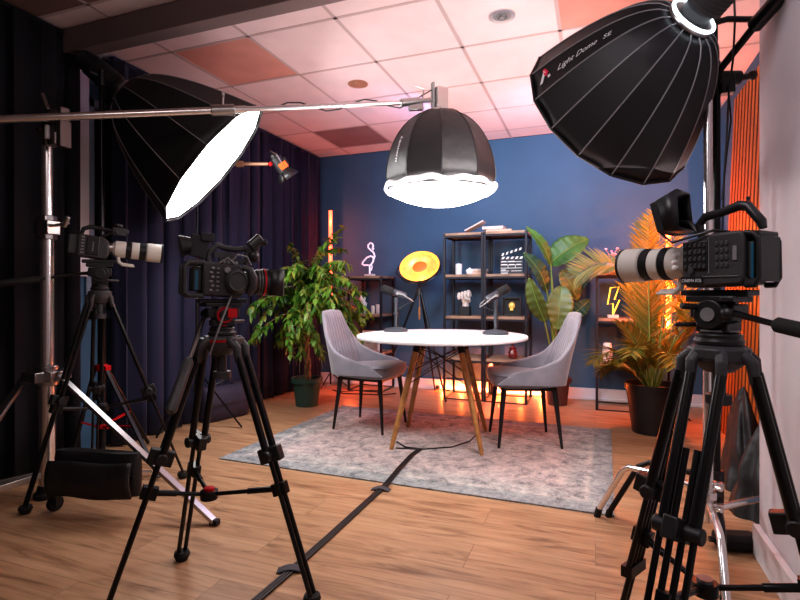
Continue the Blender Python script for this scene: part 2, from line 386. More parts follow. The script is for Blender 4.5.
# rug
rl = V(-1.04, 3.4, 0)
def rug_f(u, v):
    return V((u-.5)*2.25, (v-.5)*1.62, .008)
m = MB(); m.grid(rug_f, 40, 30); m.box((0, 0, .0035), (2.25, 1.62, .007))
single('rug', m, 'rug', 'faded grey and cream vintage style rug under the round table and chairs', 'rug', (-1.03, 3.4, .0), RZ(math.radians(-1.0)), smooth=60)

# ceiling fittings
def spot(px, py, label, gold):
    p = at(px, py, FPX*(ZC-HC)/(HOR-py))
    t = thing('ceiling_spot', label, 'ceiling light', (p.x, p.y, ZC))
    build('trim_ring', MB().lathe([(.05, -.002), (.075, -.004), (.075, .001), (.05, .006)], n=32, caps=(0, 0)), 'alu' if not gold else 'brass', t)
    m = MB().lathe([(.052, -.003), (.045, .004)], n=24)
    for r in (.015, .03): m.torus((0, 0, -.006), (0, 0, 1), r, .003, 20, 6)
    m.box((0, 0, -.008), (.03, .03, .008), RZ(.78))
    build('inner_grille', m, 'grey' if not gold else 'gold' if False else 'brass', t)
spot(502, 16, 'silver round recessed ceiling spot in the pale tile near the right softbox', False)
spot(358, 84, 'brassy round ceiling fitting in the tile above the boom arm', True)

# ------------------------------------------------------------------ table
TC = V(-1.0, 3.48, 0); TH = .735; TR = .585
t = thing('round_table', 'round white table on four splayed oak legs in the middle of the rug', 'table', (TC.x, TC.y, .008), RZ(math.radians(9)))
build('tabletop', MB().lathe([(TR-.006, TH-.03), (TR, TH-.024), (TR, TH-.012), (TR-.003, TH-.008)], n=96), 'tabletop', t, smooth=30)
tops = []; 
for sx in (-1, 1):
    for sy in (-1, 1):
        a = V(sx*.135, sy*.135, TH-.03); b = V(sx*.292, sy*.292, .0)
        lg = build('leg', MB().tube([b, b.lerp(a, .05), b.lerp(a, .5), b.lerp(a, .93), a], [.013, .015, .021, .021, .017], 14), 'oak', t)
        build('leg_bracket', MB().cyl(a+V(0, 0, .0), a.lerp(b, .12), .024, .024, 12).box(a+V(-sx*.02, -sy*.02, -.008), (.07, .07, .012)), 'blackm', lg)
        tops.append((a, b, sx, sy))
m = MB()
P = {(sx, sy): (a, b) for a, b, sx, sy in tops}
for (p, q) in (((-1, -1), (1, -1)), ((1, -1), (1, 1)), ((1, 1), (-1, 1)), ((-1, 1), (-1, -1))):
    a0, b0 = P[p]; a1, b1 = P[q]
    m.cyl(a0.lerp(b0, .1), a1.lerp(b1, .42), .0035, n=6); m.cyl(a1.lerp(b1, .1), a0.lerp(b0, .42), .0035, n=6)
for p, q in (((-1, -1), (1, 1)), ((1, -1), (-1, 1))):
    m.cyl(P[p][0].lerp(P[p][1], .08), P[q][0].lerp(P[q][1], .3), .0035, n=6); m.cyl(P[q][0].lerp(P[q][1], .08), P[p][0].lerp(P[p][1], .3), .0035, n=6)
build('wire_brace', m, 'blackm', t)
build('top_mount', MB().box((0, 0, TH-.036), (.34, .05, .012), RZ(.78)).box((0, 0, TH-.036), (.34, .05, .012), RZ(-.78)), 'blackm', t)

# ------------------------------------------------------------------ chairs (local +x = the way the sitter looks)
def make_chair(label):
    t = thing('dining_chair', label, 'chair', group=None)
    # seat cushion
    def sf(zz, grow):
        out = []
        for k in range(48):
            a = 2*PI*k/48; c, s = math.cos(a), math.sin(a)
            ex = .5
            x = abs(c)**ex*(1 if c > 0 else -1); y = abs(s)**ex*(1 if s > 0 else -1)
            w = .235 - .035*(1-x)/2
            out.append(V(.005 + x*(.235+grow), y*(w+grow), zz + (.012*x if zz > .44 else 0)))
        return out
    m = MB().rings([sf(.385, -.045), sf(.395, -.012), sf(.42, .0), sf(.455, .0), sf(.475, -.015), sf(.482, -.06), sf(.484, -.15)])
    s = build('seat', m, 'velvet', t, smooth=70)
    m = MB(); 
    build('seat_piping', MB().tube(sf(.462, .002), .004, 6, close=True), 'velvet', s)
    # wrapping backrest shell
    def lim(a): return max(0., min(1., a))
    def shell(u, v):
        w = abs(u)
        top = .885 if w < .42 else .885 - .275*(lim((w-.42)/.26)**.8)
        if w > .68: top = .61 - .10*lim((w-.68)/.32)**.8
        top -= .012*(w/.42)**2 if w < .42 else .012
        bot = .40 + .02*w
        z = bot + (top-bot)*v
        h = lim((z-.40)/.48)
        half = .245 - .07*h**1.2                      # narrower towards the top
        fwd = .40*(1-h)**1.6 + .05
        ang = w
        y = half*math.sin(min(1, ang*1.25)*PI/2) * (1 if u > 0 else -1)
        x = -.235 - .125*h**1.15 + fwd*lim((ang-.35)/.65)**1.7 + .035*(ang**2)
        return V(x, y, z)
    NU, NV = 120, 22; TH_ = .028
    P0 = [[shell(-1+2*i/NU, j/NV) for i in range(NU+1)] for j in range(NV+1)]
    def nrm(i, j):
        a = P0[j][min(i+1, NU)]-P0[j][max(i-1, 0)]; b = P0[min(j+1, NV)][i]-P0[max(j-1, 0)][i]
        n = a.cross(b)
        return n.normalized() if n.length > 1e-9 else V(1, 0, 0)
    sgn = 1
    if nrm(NU//2, NV//2).x < 0: sgn = -1
    ringsl = []
    m = MB()
    idi = [[0]*(NU+1) for _ in range(NV+1)]; ido = [[0]*(NU+1) for _ in range(NV+1)]
    for j in range(NV+1):
        for i in range(NU+1):
            n = nrm(i, j)*sgn; u = -1+2*i/NU
            ed = min(1, (NV-j)/2.5, (min(i, NU-i)+.6)/2.5)
            th = TH_*(.35+.65*math.sqrt(max(0, ed)))
            rib = 0
            if abs(u) < .6: rib = .007*abs(math.sin(u*PI*10))**.6 * min(1, (NV-j)/3)
            idi[j][i] = m.av(P0[j][i] + n*(th*.5+rib)); ido[j][i] = m.av(P0[j][i] - n*th*.5)
    for j in range(NV):
        for i in range(NU):
            m.af((idi[j][i], idi[j][i+1], idi[j+1][i+1], idi[j+1][i])); m.af((ido[j][i], ido[j+1][i], ido[j+1][i+1], ido[j][i+1]))
    for i in range(NU): m.af((idi[NV][i], idi[NV][i+1], ido[NV][i+1], ido[NV][i])); m.af((idi[0][i+1], idi[0][i], ido[0][i], ido[0][i+1]))
    for j in range(NV): m.af((idi[j][0], idi[j+1][0], ido[j+1][0], ido[j][0])); m.af((idi[j+1][NU], idi[j][NU], ido[j][NU], ido[j+1][NU]))
    build('backrest', m, 'velvet', t, smooth=75)
    build('underframe', MB().box((0, 0, .378), (.36, .34, .02)), 'chairleg', t)
    for sx in (-1, 1):
        for sy in (-1, 1):
            a = V(sx*.165, sy*.165, .385); b = V(sx*.205-.0, sy*.205, .0)
            build('leg', MB().tube([b, b.lerp(a, .5), a], [.009, .014, .019], 12), 'chairleg', t)
    return t
ch = make_chair('grey velvet chair with its back to the ficus, left of the round table')
ch.location = (-1.615, 3.66, .008); ch.rotation_mode = 'XYZ'; ch.rotation_euler = (0, 0, math.radians(-4))
c2 = copy_tree(ch)
c2['label'] = 'grey velvet chair right of the round table, facing left beside the broad-leaved plant'
c2.location = (-.465, 3.68, .008); c2.rotation_euler = (0, 0, math.radians(199))
for c in (ch, c2): c['group'] = 'grey velvet chairs at the round table'

# ------------------------------------------------------------------ shelving
def shelf_unit(label, x0, x1, y0, y1, zs, group=None):
    t = thing('shelf_unit', label, 'shelf', (x0, y0, 0), group=group)
    w, dp, H = x1-x0, y1-y0, zs[-1]
    m = MB(); r = .022
    for x in (r/2, w-r/2):
        for y in (r/2, dp-r/2): m.box((x, y, H/2), (r, r, H))
    for z in [.03]+[q for q in zs]:
        for y in (r/2, dp-r/2): m.box((w/2, y, z-.03), (w-2*r, r*.9, .018))
        for x in (r/2, w-r/2): m.box((x, dp/2, z-.03), (r*.9, dp-2*r, .018))
    build('frame', m, 'frame', t, bevel=.0015)
    for z in zs:
        build('shelf_board', MB().box((w/2, dp/2, z-.008), (w-.006 if z == zs[-1] else w-2*r-.002, dp-.006, .024)), 'shelf_wood', t, bevel=.002)
    return t
shelf_unit('tall four-tier steel and wood shelf unit on the left, holding the candle and fist sculpture', -1.385, -.992, 4.88, 5.26, (.4, .8, 1.2, 1.6), 'tall shelf units against the blue wall')
shelf_unit('tall four-tier steel and wood shelf unit on the right, holding the clapperboard', -.988, -.585, 4.87, 5.25, (.4, .8, 1.2, 1.6), 'tall shelf units against the blue wall')
shelf_unit('low shelf unit partly behind the ficus, with the flamingo light on top', -2.45, -2.06, 4.95, 5.32, (.4, .8, 1.2), 'low three-tier shelf units')
shelf_unit('low shelf unit beside the big palm, holding the lightning bolt light', .0, .4, 4.87, 5.25, (.4, .8, 1.2), 'low three-tier shelf units')

def book(label, loc, size, R=None, mt='bookb', group='books on top of the tall shelf'):
    t = thing('book', label, 'book', loc, R, group)
    l, w, h = size
    build('cover', MB().box((0, 0, .0015), (l, w, .003)).box((0, 0, h-.0015), (l, w, .003)).box((0, -w/2+.0015, h/2), (l, .003, h)), mt, t)
    build('page_block', MB().box((0, .002, h/2), (l-.008, w-.01, h-.006)), 'book', t)
book('pale book lying at the bottom of the pair on top of the tall shelf', (-.86, 5.02, 1.605), (.24, .17, .026), RZ(.05))
book('pale book lying on another book on top of the tall shelf', (-.91, 5.02, 1.632), (.2, .16, .03), RZ(-.06), 'book')
book('thin pale book leaning against the two stacked books on the tall shelf', (-1.095, 5.02, 1.665), (.2, .15, .018), Matrix.Rotation(math.radians(-26), 3, 'Y'), 'book')
single('pillar_candle', MB().lathe([(.03, 0), (.032, .004), (.032, .104), (.028, .108), (.01, .1)], n=28).cyl((0, 0, .1), (0, 0, .118), .0015, n=6), 'candle', 'tall white pillar candle at the left of the second shelf of the tall unit', 'candle', (-1.26, 5.0, 1.205), group='white candles on the shelves')
single('white_bowl', MB().lathe([(.022, 0), (.034, .012), (.037, .04), (.03, .052), (.012, .058), (.008, .066), (.002, .07)], n=28), 'white', 'small white lidded pot beside the pillar candle on the tall shelf', 'pot', (-1.15, 5.0, 1.205))
book('beige book lying under another beside the white pot', (-1.065, 5.08, 1.205), (.14, .16, .035), RZ(.1), 'bookb', 'beige books beside the white pot')
book('pale book lying on top of the beige book beside the white pot', (-1.075, 5.08, 1.241), (.15, .15, .022), RZ(-.08), 'book', 'beige books beside the white pot')

# clapperboard
t = thing('clapperboard', 'black and white clapperboard standing on the tall shelf with its clapstick raised', 'clapperboard', (-.75, 5.0, 1.205), RZ(math.radians(-3)) @ Matrix.Rotation(math.radians(-8), 3, 'X'))
w_, h_ = .215, .145
b = build('slate', MB().box((0, 0, h_/2), (w_, .008, h_)), 'black', t)
m = MB()
for z, x0, x1 in ((.118, -.1, .1), (.088, -.1, .1), (.058, -.1, .1), (.03, -.1, -.02), (.03, .0, .1)): m.box(((x0+x1)/2, -.0048, z), (x1-x0, .0015, .004))
for x in (-.03, .04): m.box((x, -.0048, .07), (.003, .0015, .03))
for k, (x0, x1, z) in enumerate(((-.095, -.05, .126), (-.03, .03, .126), (-.095, -.04, .096), (-.02, .03, .096), (.05, .09, .096), (-.095, -.05, .044), (-.095, -.03, .014))): m.box(((x0+x1)/2, -.0048, z-.004), (x1-x0, .0015, .006))
build('ruled_lines', m, 'white', b)
def stick(name, M4):
    o = build(name, MB(), 'black', t) if False else None
    m = MB(); m.T = M4; m.box((w_/2, 0, .012), (w_, .01, .024))
    o = build(name, m, 'black', t)
    m = MB(); m.T = M4
    for k in range(5):
        x = .012+k*.043
        pts = [(x, -.0058, .001), (x+.02, -.0058, .001), (x+.034, -.0058, .023), (x+.014, -.0058, .023)]
        m.poly(pts)
    build('stripe', m, 'white', o)
stick('lower_clapstick', Matrix.Translation((-w_/2, 0, h_)))
stick('upper_clapstick', Matrix.Translation((-w_/2, 0, h_+.026)) @ Matrix.Rotation(math.radians(-17), 4, 'Y'))

# fist sculpture on cube
t = thing('fist_sculpture', 'plaster hand sculpture on a black cube base on the third shelf', 'sculpture', (-1.2, 5.03, .805))
build('cube_base', MB().box((0, 0, .045), (.1, .1, .09)), 'black', t, bevel=.003)
m = MB().tube([(0, 0, .088), (.002, 0, .12), (-.004, 0, .15), (-.004, 0, .18)], [.032, .03, .036, .05], 16)
for k in range(4):
    a = V(-.055+.031*k, -.022, .185+.008*k); m.tube([a+V(.004, .03, -.02), a+V(0, .02, .022), a+V(0, -.012, .026), a+V(0, -.03, .0), a+V(.003, -.022, -.025)], [.02, .019, .018, .016, .013], 10)
m.ball((-.003, .008, .185), (.055, .035, .035)); m.tube([(.04, -.01, .14), (.045, -.04, .16), (.01, -.056, .17)], [.017, .016, .013], 10)
build('hand', m, 'plaster', t, smooth=60)
# framed gold ornament
t = thing('framed_ornament', 'black box frame with golden skull ornament on the third shelf behind the right microphone', 'ornament', (-.755, 5.08, .805))
fr = MB(); 
for x in (-.085, .085): fr.box((x, 0, .09), (.016, .05, .18))
for z in (.008, .172): fr.box((0, 0, z), (.154, .05, .016))
build('frame', fr, 'black', t, bevel=.002); build('backing', MB().box((0, .02, .09), (.155, .008, .15)), 'black', t)
m = MB().ball((0, -.004, .1), (.03, .028, .034)); m.box((0, -.012, .066), (.028, .024, .026)); m.ball((.014, -.028, .1), .009, 8, 6); m.ball((-.014, -.028, .1), .009, 8, 6)
build('skull_ornament', m, mats := 'gold', t, smooth=50)
single('glass_jar', MB().lathe([(.03, 0), (.042, .008), (.044, .06), (.03, .078), (.03, .09), (.034, .092), (.034, .105), (.012, .108), (.01, .116), (.014, .126), (.004, .132)], n=28), 'jar', 'small dark red lidded glass jar on the lowest board of the tall shelf', 'jar', (-.735, 5.0, .405))

# flamingo light
t = thing('flamingo_light', 'pale pink flamingo shaped neon light on top of the low shelf behind the ficus', 'neon light', (-2.25, 5.08, 1.204), RZ(-.2))
build('base', MB().box((0, 0, .012), (.11, .05, .024)), 'neonbase', t, bevel=.004)
def fl(pts): return [V(x, 0, z) for x, z in pts]
m = MB()
m.tube(fl([(.0, .024), (.0, .1), (-.005, .115), (-.03, .12), (-.075, .12), (-.1, .135), (-.085, .16), (-.04, .2), (.01, .215), (.04, .205), (.05, .18), (.04, .15), (.015, .125), (.0, .115)]), .0095, 8)
m.tube(fl([(.05, .185), (.065, .21), (.05, .25), (.01, .28), (-.02, .305), (-.02, .335), (.005, .355), (.035, .345), (.045, .32), (.035, .295), (.042, .28), (.05, .3)]), .0095, 8)
m.tube(fl([(.02, .06), (.03, .1), (.022, .13)]), .006, 8)
build('neon_tube', m, 'flam', t, smooth=60)
# left low shelf items
m = MB().lathe([(.03, 0), (.034, .01), (.02, .03), (.03, .06), (.045, .085), (.05, .11), (.035, .13), (.02, .138)], n=20); m.ball((0, -.004, .16), (.034, .038, .042)); m.ball((0, -.04, .155), (.01, .014, .012), 8, 6)
single('bust', m, 'marble', 'small white bust half hidden by ficus leaves on the low shelf', 'sculpture', (-2.32, 5.05, .805), smooth=70)
single('pillar_candle', MB().lathe([(.018, 0), (.02, .003), (.02, .085), (.016, .088)], n=20), 'candle', 'thin white candle, left of the pair on the low shelf behind the table', 'candle', (-2.205, 5.06, .805), group='white candles on the shelves')
single('pillar_candle', MB().lathe([(.018, 0), (.02, .003), (.02, .098), (.016, .101)], n=20), 'candle', 'thin white candle, right of the pair on the low shelf behind the table', 'candle', (-2.155, 5.07, .805), group='white candles on the shelves')
t = thing('picture_frame', 'pale framed picture standing on the lower board of the low shelf behind the left chair', 'picture', (-2.27, 5.1, .405), Matrix.Rotation(-.1, 3, 'X'))
fr = MB()
for x in (-.075, .075): fr.box((x, 0, .11), (.014, .014, .22))
for z in (.007, .213): fr.box((0, 0, z), (.136, .014, .014))
build('frame', fr, 'book', t, bevel=.002); build('print', MB().box((0, .002, .11), (.137, .006, .193)), 'photo', t)
single('vase', MB().lathe([(.02, 0), (.03, .01), (.03, .13), (.014, .155), (.014, .19), (.018, .195)], n=20), 'white', 'slim white vase beside the picture frame on the low shelf', 'vase', (-2.15, 5.1, .405))
# right low shelf items
t = thing('lightning_light', 'yellow lightning bolt neon light on the low shelf beside the palm', 'neon light', (.145, 5.0, .804), RZ(.15))
build('base', MB().box((0, 0, .014), (.09, .05, .028)), 'neonbase', t, bevel=.004)
m = MB().tube(fl([(.0, .03), (.055, .16), (.012, .162), (.05, .275), (-.02, .268), (-.045, .12), (.0, .128), (.0, .03)]), .0065, 8)
build('neon_tube', m, 'bolt', t, smooth=60)
single('vase', MB().lathe([(.03, 0), (.042, .01), (.043, .1), (.034, .17), (.028, .174), (.024, .165)], n=28), 'marble', 'smooth pinkish white vase on the lowest board beside the palm pot', 'vase', (.1, 5.02, .405))
t = thing('vase', 'round pink vase with small red flowers on top of the low shelf by the palm', 'vase', (.13, 5.03, 1.204))
build('vase_body', MB().lathe([(.025, 0), (.045, .02), (.052, .05), (.042, .08), (.018, .1), (.016, .125), (.022, .13)], n=26), 'pinkvase', t, smooth=60)
m = MB(); g = random.Random(4)
for k in range(9):
    a = g.uniform(0, 6.28); h = g.uniform(.16, .23); r = g.uniform(.02, .07); q = V(math.cos(a)*r, math.sin(a)*r, h)
    m.tube([(0, 0, .12), (q.x*.5, q.y*.5, h*.8), q], .0018, 5); m.ball(q, (.012, .012, .009), 8, 5)
build('flowers', m, 'pinkvase', t)

# ------------------------------------------------------------------ neon tubes
def tube_light(label, loc, z0, z1, light_e, mt='tube'):
    t = thing('tube_light', label, 'tube light', (loc[0], loc[1], 0), group='orange LED tubes on stands')
    tb = build('led_tube', MB().cyl((0, 0, z0), (0, 0, z1), .02, n=14), mt, t)
    build('end_cap', MB().cyl((0, 0, z0-.05), (0, 0, z0), .02).cyl((0, 0, z1), (0, 0, z1+.012), .02), 'black', tb)
    m = MB().cyl((0, 0, .03), (0, 0, z0-.045), .01)
    build('stand_pole', m, 'blackm', t)
    for k in range(3):
        a = .4+k*2*PI/3; build('leg', MB().cyl((0, 0, .16), (.18*math.cos(a), .18*math.sin(a), .008), .006), 'blackm', t)
tube_light('tall orange LED tube rising behind the ficus in the left corner', (-2.72, 5.08), .75, 1.93, 20)
tube_light('orange LED tube standing behind the big palm', (.543, 4.62), .74, 1.6, 20)
t = thing('floor_tube_light', 'glowing warm LED tube lying on the floor behind the tall shelf units', 'tube light', (-1.05, 5.305, .03))
tb = build('led_tube', MB().cyl((-.48, 0, 0), (.55, 0, 0), .016), 'floortube', t)
build('end_cap', MB().cyl((-.53, 0, 0), (-.5, 0, 0), .02).cyl((.55, 0, 0), (.58, 0, 0), .02), 'black', t)
build('rest', MB().box((-.4, 0, -.022), (.03, .06, .014)).box((.45, 0, -.022), (.03, .06, .014)), 'black', t)

# ------------------------------------------------------------------ golden dish lamp on tripod
LP = V(-1.66, 4.98, 0)
t = thing('tripod_lamp', 'black tripod floor lamp with a large gold-lined dish, left of the tall shelves', 'lamp', LP)
nb = (D(-.2, -.72, .62)).normalized()       # the way the dish looks
hub = V(0, 0, 1.03)
for k, (a, l) in enumerate(((math.radians(200), .42), (math.radians(-35), .42), (math.radians(75), .3))):
    f = V(math.cos(a)*l, math.sin(a)*l, 0); h0 = hub+V(math.cos(a)*.025, math.sin(a)*.025, 0)
    lg = build('leg', MB().tube([f, f.lerp(h0, .5), h0], [.008, .011, .012], 10), 'blackm', t)
    build('leg_lock', MB().cyl(f.lerp(h0, .5), f.lerp(h0, .54), .016), 'black', lg)
build('hub', MB().cyl((0, 0, 1.0), (0, 0, 1.07), .03, .024).cyl((0, 0, 1.07), (0, 0, 1.15), .01), 'black', t)
build('hanging_weight', MB().cyl((0, 0, 1.0), (0, 0, .8), .003, n=6).cyl((0, 0, .88), (0, 0, .76), .012, .009), 'oak', t)
bc = V(0, 0, 1.3)
F4 = frame(bc, nb)
R_ = .205
def dish(r, off, n=14): return [(max(.012, r*math.sin(PI/2*i/n)), -.12*math.cos(PI/2*i/n)+off) for i in range(n+1)]
m = MB(); m.lathe(dish(R_, 0), F4, 48, (1, 0)); d1 = build('dish_inside', m, 'gold', t, smooth=60)
m = MB(); m.lathe(dish(R_+.006, -.008), F4, 48, (1, 0)); m.lathe([(R_, .0), (R_+.006, -.008)], F4, 48, (0, 0)); build('dish_outside', m, 'black', t, smooth=60)
m = MB(); m.lathe([(.065, -.005), (.075, -.012), (.068, -.02), (.03, -.04)], F4, 32); build('bulb_shield', m, 'amber', t)
m = MB(); m.torus(bc + nb*-.02, basis(nb) @ V(1, 0, 0), .0, .0) if False else None
Bn = basis(nb)
m.tube([bc + Bn @ V(x, y, .0) for x, y in ((-R_-.012, 0), (-R_-.02, -.1), (-.1, -R_-.02), (0, -R_-.03), (.1, -R_-.02), (R_+.02, -.1), (R_+.012, 0))], .006, 8)
build('yoke', m, 'blackm', t)

# ------------------------------------------------------------------ microphones
def mic(label, loc, head_dir, z_h, cable_to=None):
    t = thing('microphone', label, 'microphone', loc, group='studio microphones on the round table')
    build('base', MB().lathe([(.088, 0), (.09, .004), (.088, .016), (.07, .026), (.03, .032), (.014, .036)], n=40), 'micstand', t, smooth=50)
    build('stand_pole', MB().cyl((0, 0, .03), (0, 0, z_h-.06), .011).cyl((0, 0, z_h*.45), (0, 0, z_h*.5), .016).cyl((0, 0, z_h-.075), (0, 0, z_h-.035), .015), 'micstand', t)
    hd = Vector(head_dir).normalized(); c = V(0, 0, z_h); F_ = frame(c, hd); B = basis(hd)
    m = MB(); m.lathe([(.012, -.085), (.024, -.08), (.026, -.07), (.026, .02), (.022, .025)], F_, 24); b = build('mic_body', m, 'mic', t)
    m = MB(); m.lathe([(.024, .022), (.031, .03), (.032, .095), (.026, .112), (.01, .118)], F_, 24); build('foam_windscreen', m, 'micfoam', b, smooth=50)
    m = MB(); m.T = F_
    m.box((0, .0, -.03), (.06, .012, .03)); m.cyl((-.036, 0, -.01), (.036, 0, -.01), .012)
    m.tube([(-.034, 0, -.01), (-.036, 0, -.06), (-.03, -.012, -.12), (0, -.02, -.145), (.03, -.012, -.12), (.036, 0, -.06), (.034, 0, -.01)], .0045, 8)
    build('yoke', m, 'grey', t)
    m = MB(); m.tube([(0, 0, z_h-.05), (.0, 0, z_h-.03), c - hd*.01 + V(0, 0, -.03)], .01, 8); m.tube([c-hd*.08, c-hd*.14+V(0, 0, -.01), V(.02, .01, z_h-.12), V(.016, .012, z_h*.5), V(.014, .014, .04)], .0035, 6)
    build('mic_cable', m, 'black', t)
zt = TH+.0085-.008+.008-.008
mic('grey microphone on round base, left one on the table, head pointing left', V(-1.405, 3.655, TH+.0005), D(-.9, -.1, .3), .29)
mic('grey microphone on round base, right one on the table, head raised right', V(-.655, 3.645, TH+.0005), D(.8, .25, .42), .275)

# ------------------------------------------------------------------ plants
def pot(t, r0, r1, h, mt, rim=.012, soil=True):
    p = build('pot', MB().lathe([(r0, 0), (r1-.006, h-.04), (r1+rim, h-.04), (r1+rim, h), (r1-.006, h), (r1-.012, h-.05)], n=40, caps=(1, 0)), mt, t, smooth=50)
    build('soil', MB().lathe([(r1-.012, h-.045), (r1*.5, h-.03), (.01, h-.028)], n=30), 'soil', t)
def leaf_geo(m, p, d, up, L, w, fold=.25, droop=.2, seg=2):
    d = d.normalized(); s = d.cross(up)
    s = s.normalized() if s.length > 1e-4 else V(1, 0, 0); n = s.cross(d).normalized()
    prof = [(0, .05), (.28, 1), (.62, .8), (1, .0)]
    mid = []; lf = []; rt = []
    for a, b in prof:
        c = p + d*L*a - n*L*droop*a*a
        mid.append(m.av(c)); lf.append(m.av(c + s*w*b/2 + n*w*fold*b/2)); rt.append(m.av(c - s*w*b/2 + n*w*fold*b/2))
    for i in range(3):
        if i < 2: m.af((mid[i], mid[i+1], lf[i+1], lf[i])); m.af((mid[i], rt[i], rt[i+1], mid[i+1]))
        else: m.af((mid[i], mid[i+1], lf[i])); m.af((mid[i], rt[i], mid[i+1]))
# weeping fig
g = random.Random(11)
t = thing('potted_ficus', 'bushy green weeping ficus with braided trunk in dark green pot by the curtain', 'plant', (-2.47, 4.16, 0))
pot(t, .1, .132, .255, 'greenpot')
m = MB()
for k in range(3):
    m.tube([V(.02*math.cos(k*2.09+i*.75)+.01*math.sin(i*.7), .02*math.sin(k*2.09+i*.75), .22+i*.048) for i in range(13)], [.014]*11+[.012, .008], 8)
fol = MB(); br = MB()
crown = V(0, 0, .98)
for b in range(120):
    a = g.uniform(0, 2*PI); el = g.uniform(-.25, 1.3); L = g.uniform(.28, .56)
    st = V(.02*math.cos(a), .02*math.sin(a), g.uniform(.72, 1.16))
    dr = V(math.cos(a)*math.cos(el), math.sin(a)*math.cos(el), math.sin(el))
    pts = [st]; p = st.copy(); v = dr.copy()
    for i in range(9):
        p = p + v*L/7; v = (v + V(0, 0, -.2) + V(g.uniform(-.1, .1), g.uniform(-.1, .1), 0)).normalized(); pts.append(p.copy())
    if min(q.x for q in pts) < -.36: continue
    br.tube(pts, [.006-.0005*i for i in range(len(pts))], 5)
    for i in range(2, len(pts)):
        for k in range(6):
            q = pts[i-1].lerp(pts[i], g.random()); aa = g.uniform(0, 2*PI)
            dd = V(math.cos(aa), math.sin(aa), g.uniform(-1.5, .1)) + (pts[i]-pts[i-1]).normalized()*.6
            if (q + V(-2.47, 4.16, 0)).x < -2.8 or q.z < .5: continue
            leaf_geo(fol, q, dd, V(g.uniform(-.3, .3), g.uniform(-.3, .3), 1), g.uniform(.055, .095), g.uniform(.026, .042), droop=g.uniform(.05, .4))
build('trunk', m, 'bark', t, smooth=60); build('branches', br, 'bark', t)
fo = build('foliage', fol, 'ficus', t)
# palm
g = random.Random(5)
t = thing('potted_palm', 'big areca palm with feathery fronds in a large black pot, lit orange from behind', 'plant', (.39, 4.25, 0))
pot(t, .135, .185, .36, 'blackpot', .004)
def frond(base, az, el, L, droop, seed, nl=34, ll=.2, path=None, f0=.28):
    g = random.Random(seed); p = Vector(base); v = V(math.cos(az)*math.cos(el), math.sin(az)*math.cos(el), math.sin(el)); pts = [p.copy()]; N = 16
    for i in range(N):
        p = p + v*L/N; v = (v + V(-.25 if p.x > .2 else 0, 0, -droop*(.3+1.6*i/N)/N*2)).normalized(); pts.append(p.copy())
    if path:
        cp = [Vector(q) for q in path]; pts = []
        for i in range(N+1):
            x = i/N*(len(cp)-1); k = min(len(cp)-2, int(x)); f = x-k
            a_, b_, c_, d_ = cp[max(k-1, 0)], cp[k], cp[k+1], cp[min(k+2, len(cp)-1)]
            pts.append(.5*((2*b_)+(c_-a_)*f+(2*a_-5*b_+4*c_-d_)*f*f+(3*b_-a_-3*c_+d_)*f**3))
    m = MB(); m.k = 1; m.tube(pts, [.007-.00035*i for i in range(N+1)], 6); m.k = 0
    for k in range(nl):
        f = f0+(1-f0)*k/nl; x = f*N; i = min(N-1, int(x)); q = pts[i].lerp(pts[i+1], x-i); tg = (pts[i+1]-pts[i]).normalized()
        s = tg.cross(V(0, 0, 1)); s = s.normalized() if s.length > .05 else V(-math.sin(az), math.cos(az), 0)
        if path: s = (s*.35+V(0, 0, .9)).normalized()
        up = s.cross(tg)
        for sg in (-1, 1):
            l_ = ll*(math.sin(PI*(.12+.83*(k/nl))))**.7*g.uniform(.85, 1.1)
            dd = tg*.75 + s*sg*.75 + up*.25 + V(0, 0, g.uniform(-.1, .05))
            qw = q+dd.normalized()*l_*.5+V(.39, 4.25, 0); lat = (CC*qw.x-SS*qw.y)/(SS*qw.x+CC*qw.y)
            if abs(lat-.516) < .022 and qw.z > .7 and g.random() < .72 and not path: continue
            if (q+dd.normalized()*l_).x > .43 or (q+dd.normalized()*l_).y > 1.0: continue
            leaf_geo(m, q, dd, up, l_, .015, fold=.3, droop=g.uniform(.1, .35))
    build('frond', m, ['palm', 'stem'], t)
fr_ = [(75, 78, 1.3, .2), (100, 80, 1.3, .2), (80, 84, 1.35, .12), (60, 76, 1.2, .3), (95, 72, 1.2, .5), (88, 70, 1.15, .55), (40, 72, 1.1, .5), (10, 74, .95, .7), (-20, 68, .85, .9), (-50, 70, .8, 1.0), (-80, 62, .65, 1.2), (-110, 66, .65, 1.2), (-140, 60, .65, 1.2), (182, 52, .36, 1.1), (205, 60, .42, 1.1), (165, 50, .38, 1.0), (230, 60, .5, 1.0), (215, 76, .55, .7), (65, 66, 1.05, .8), (105, 88, 1.3, .1), (50, 80, 1.2, .2), (118, 76, 1.1, .35)]
for i, (az, el, L, dr) in enumerate(fr_):
    a = math.radians(az); e_ = math.radians(el)
    frond((.035*math.cos(a), .035*math.sin(a), .32), a, e_, L, dr, i)
PB = V(.39, 4.25, 0)
frond(None if False else (0, 0, .3), 2.4, 1.2, 1, 1, 77, nl=44, ll=.24, f0=.66, path=[(0, 0, .3)] + [at(px, py, d)-PB for px, py, d in ((652, 335, 4.0), (651, 300, 4.1), (641, 276, 4.2), (620, 266, 4.35), (596, 265, 4.45), (577, 276, 4.5))])
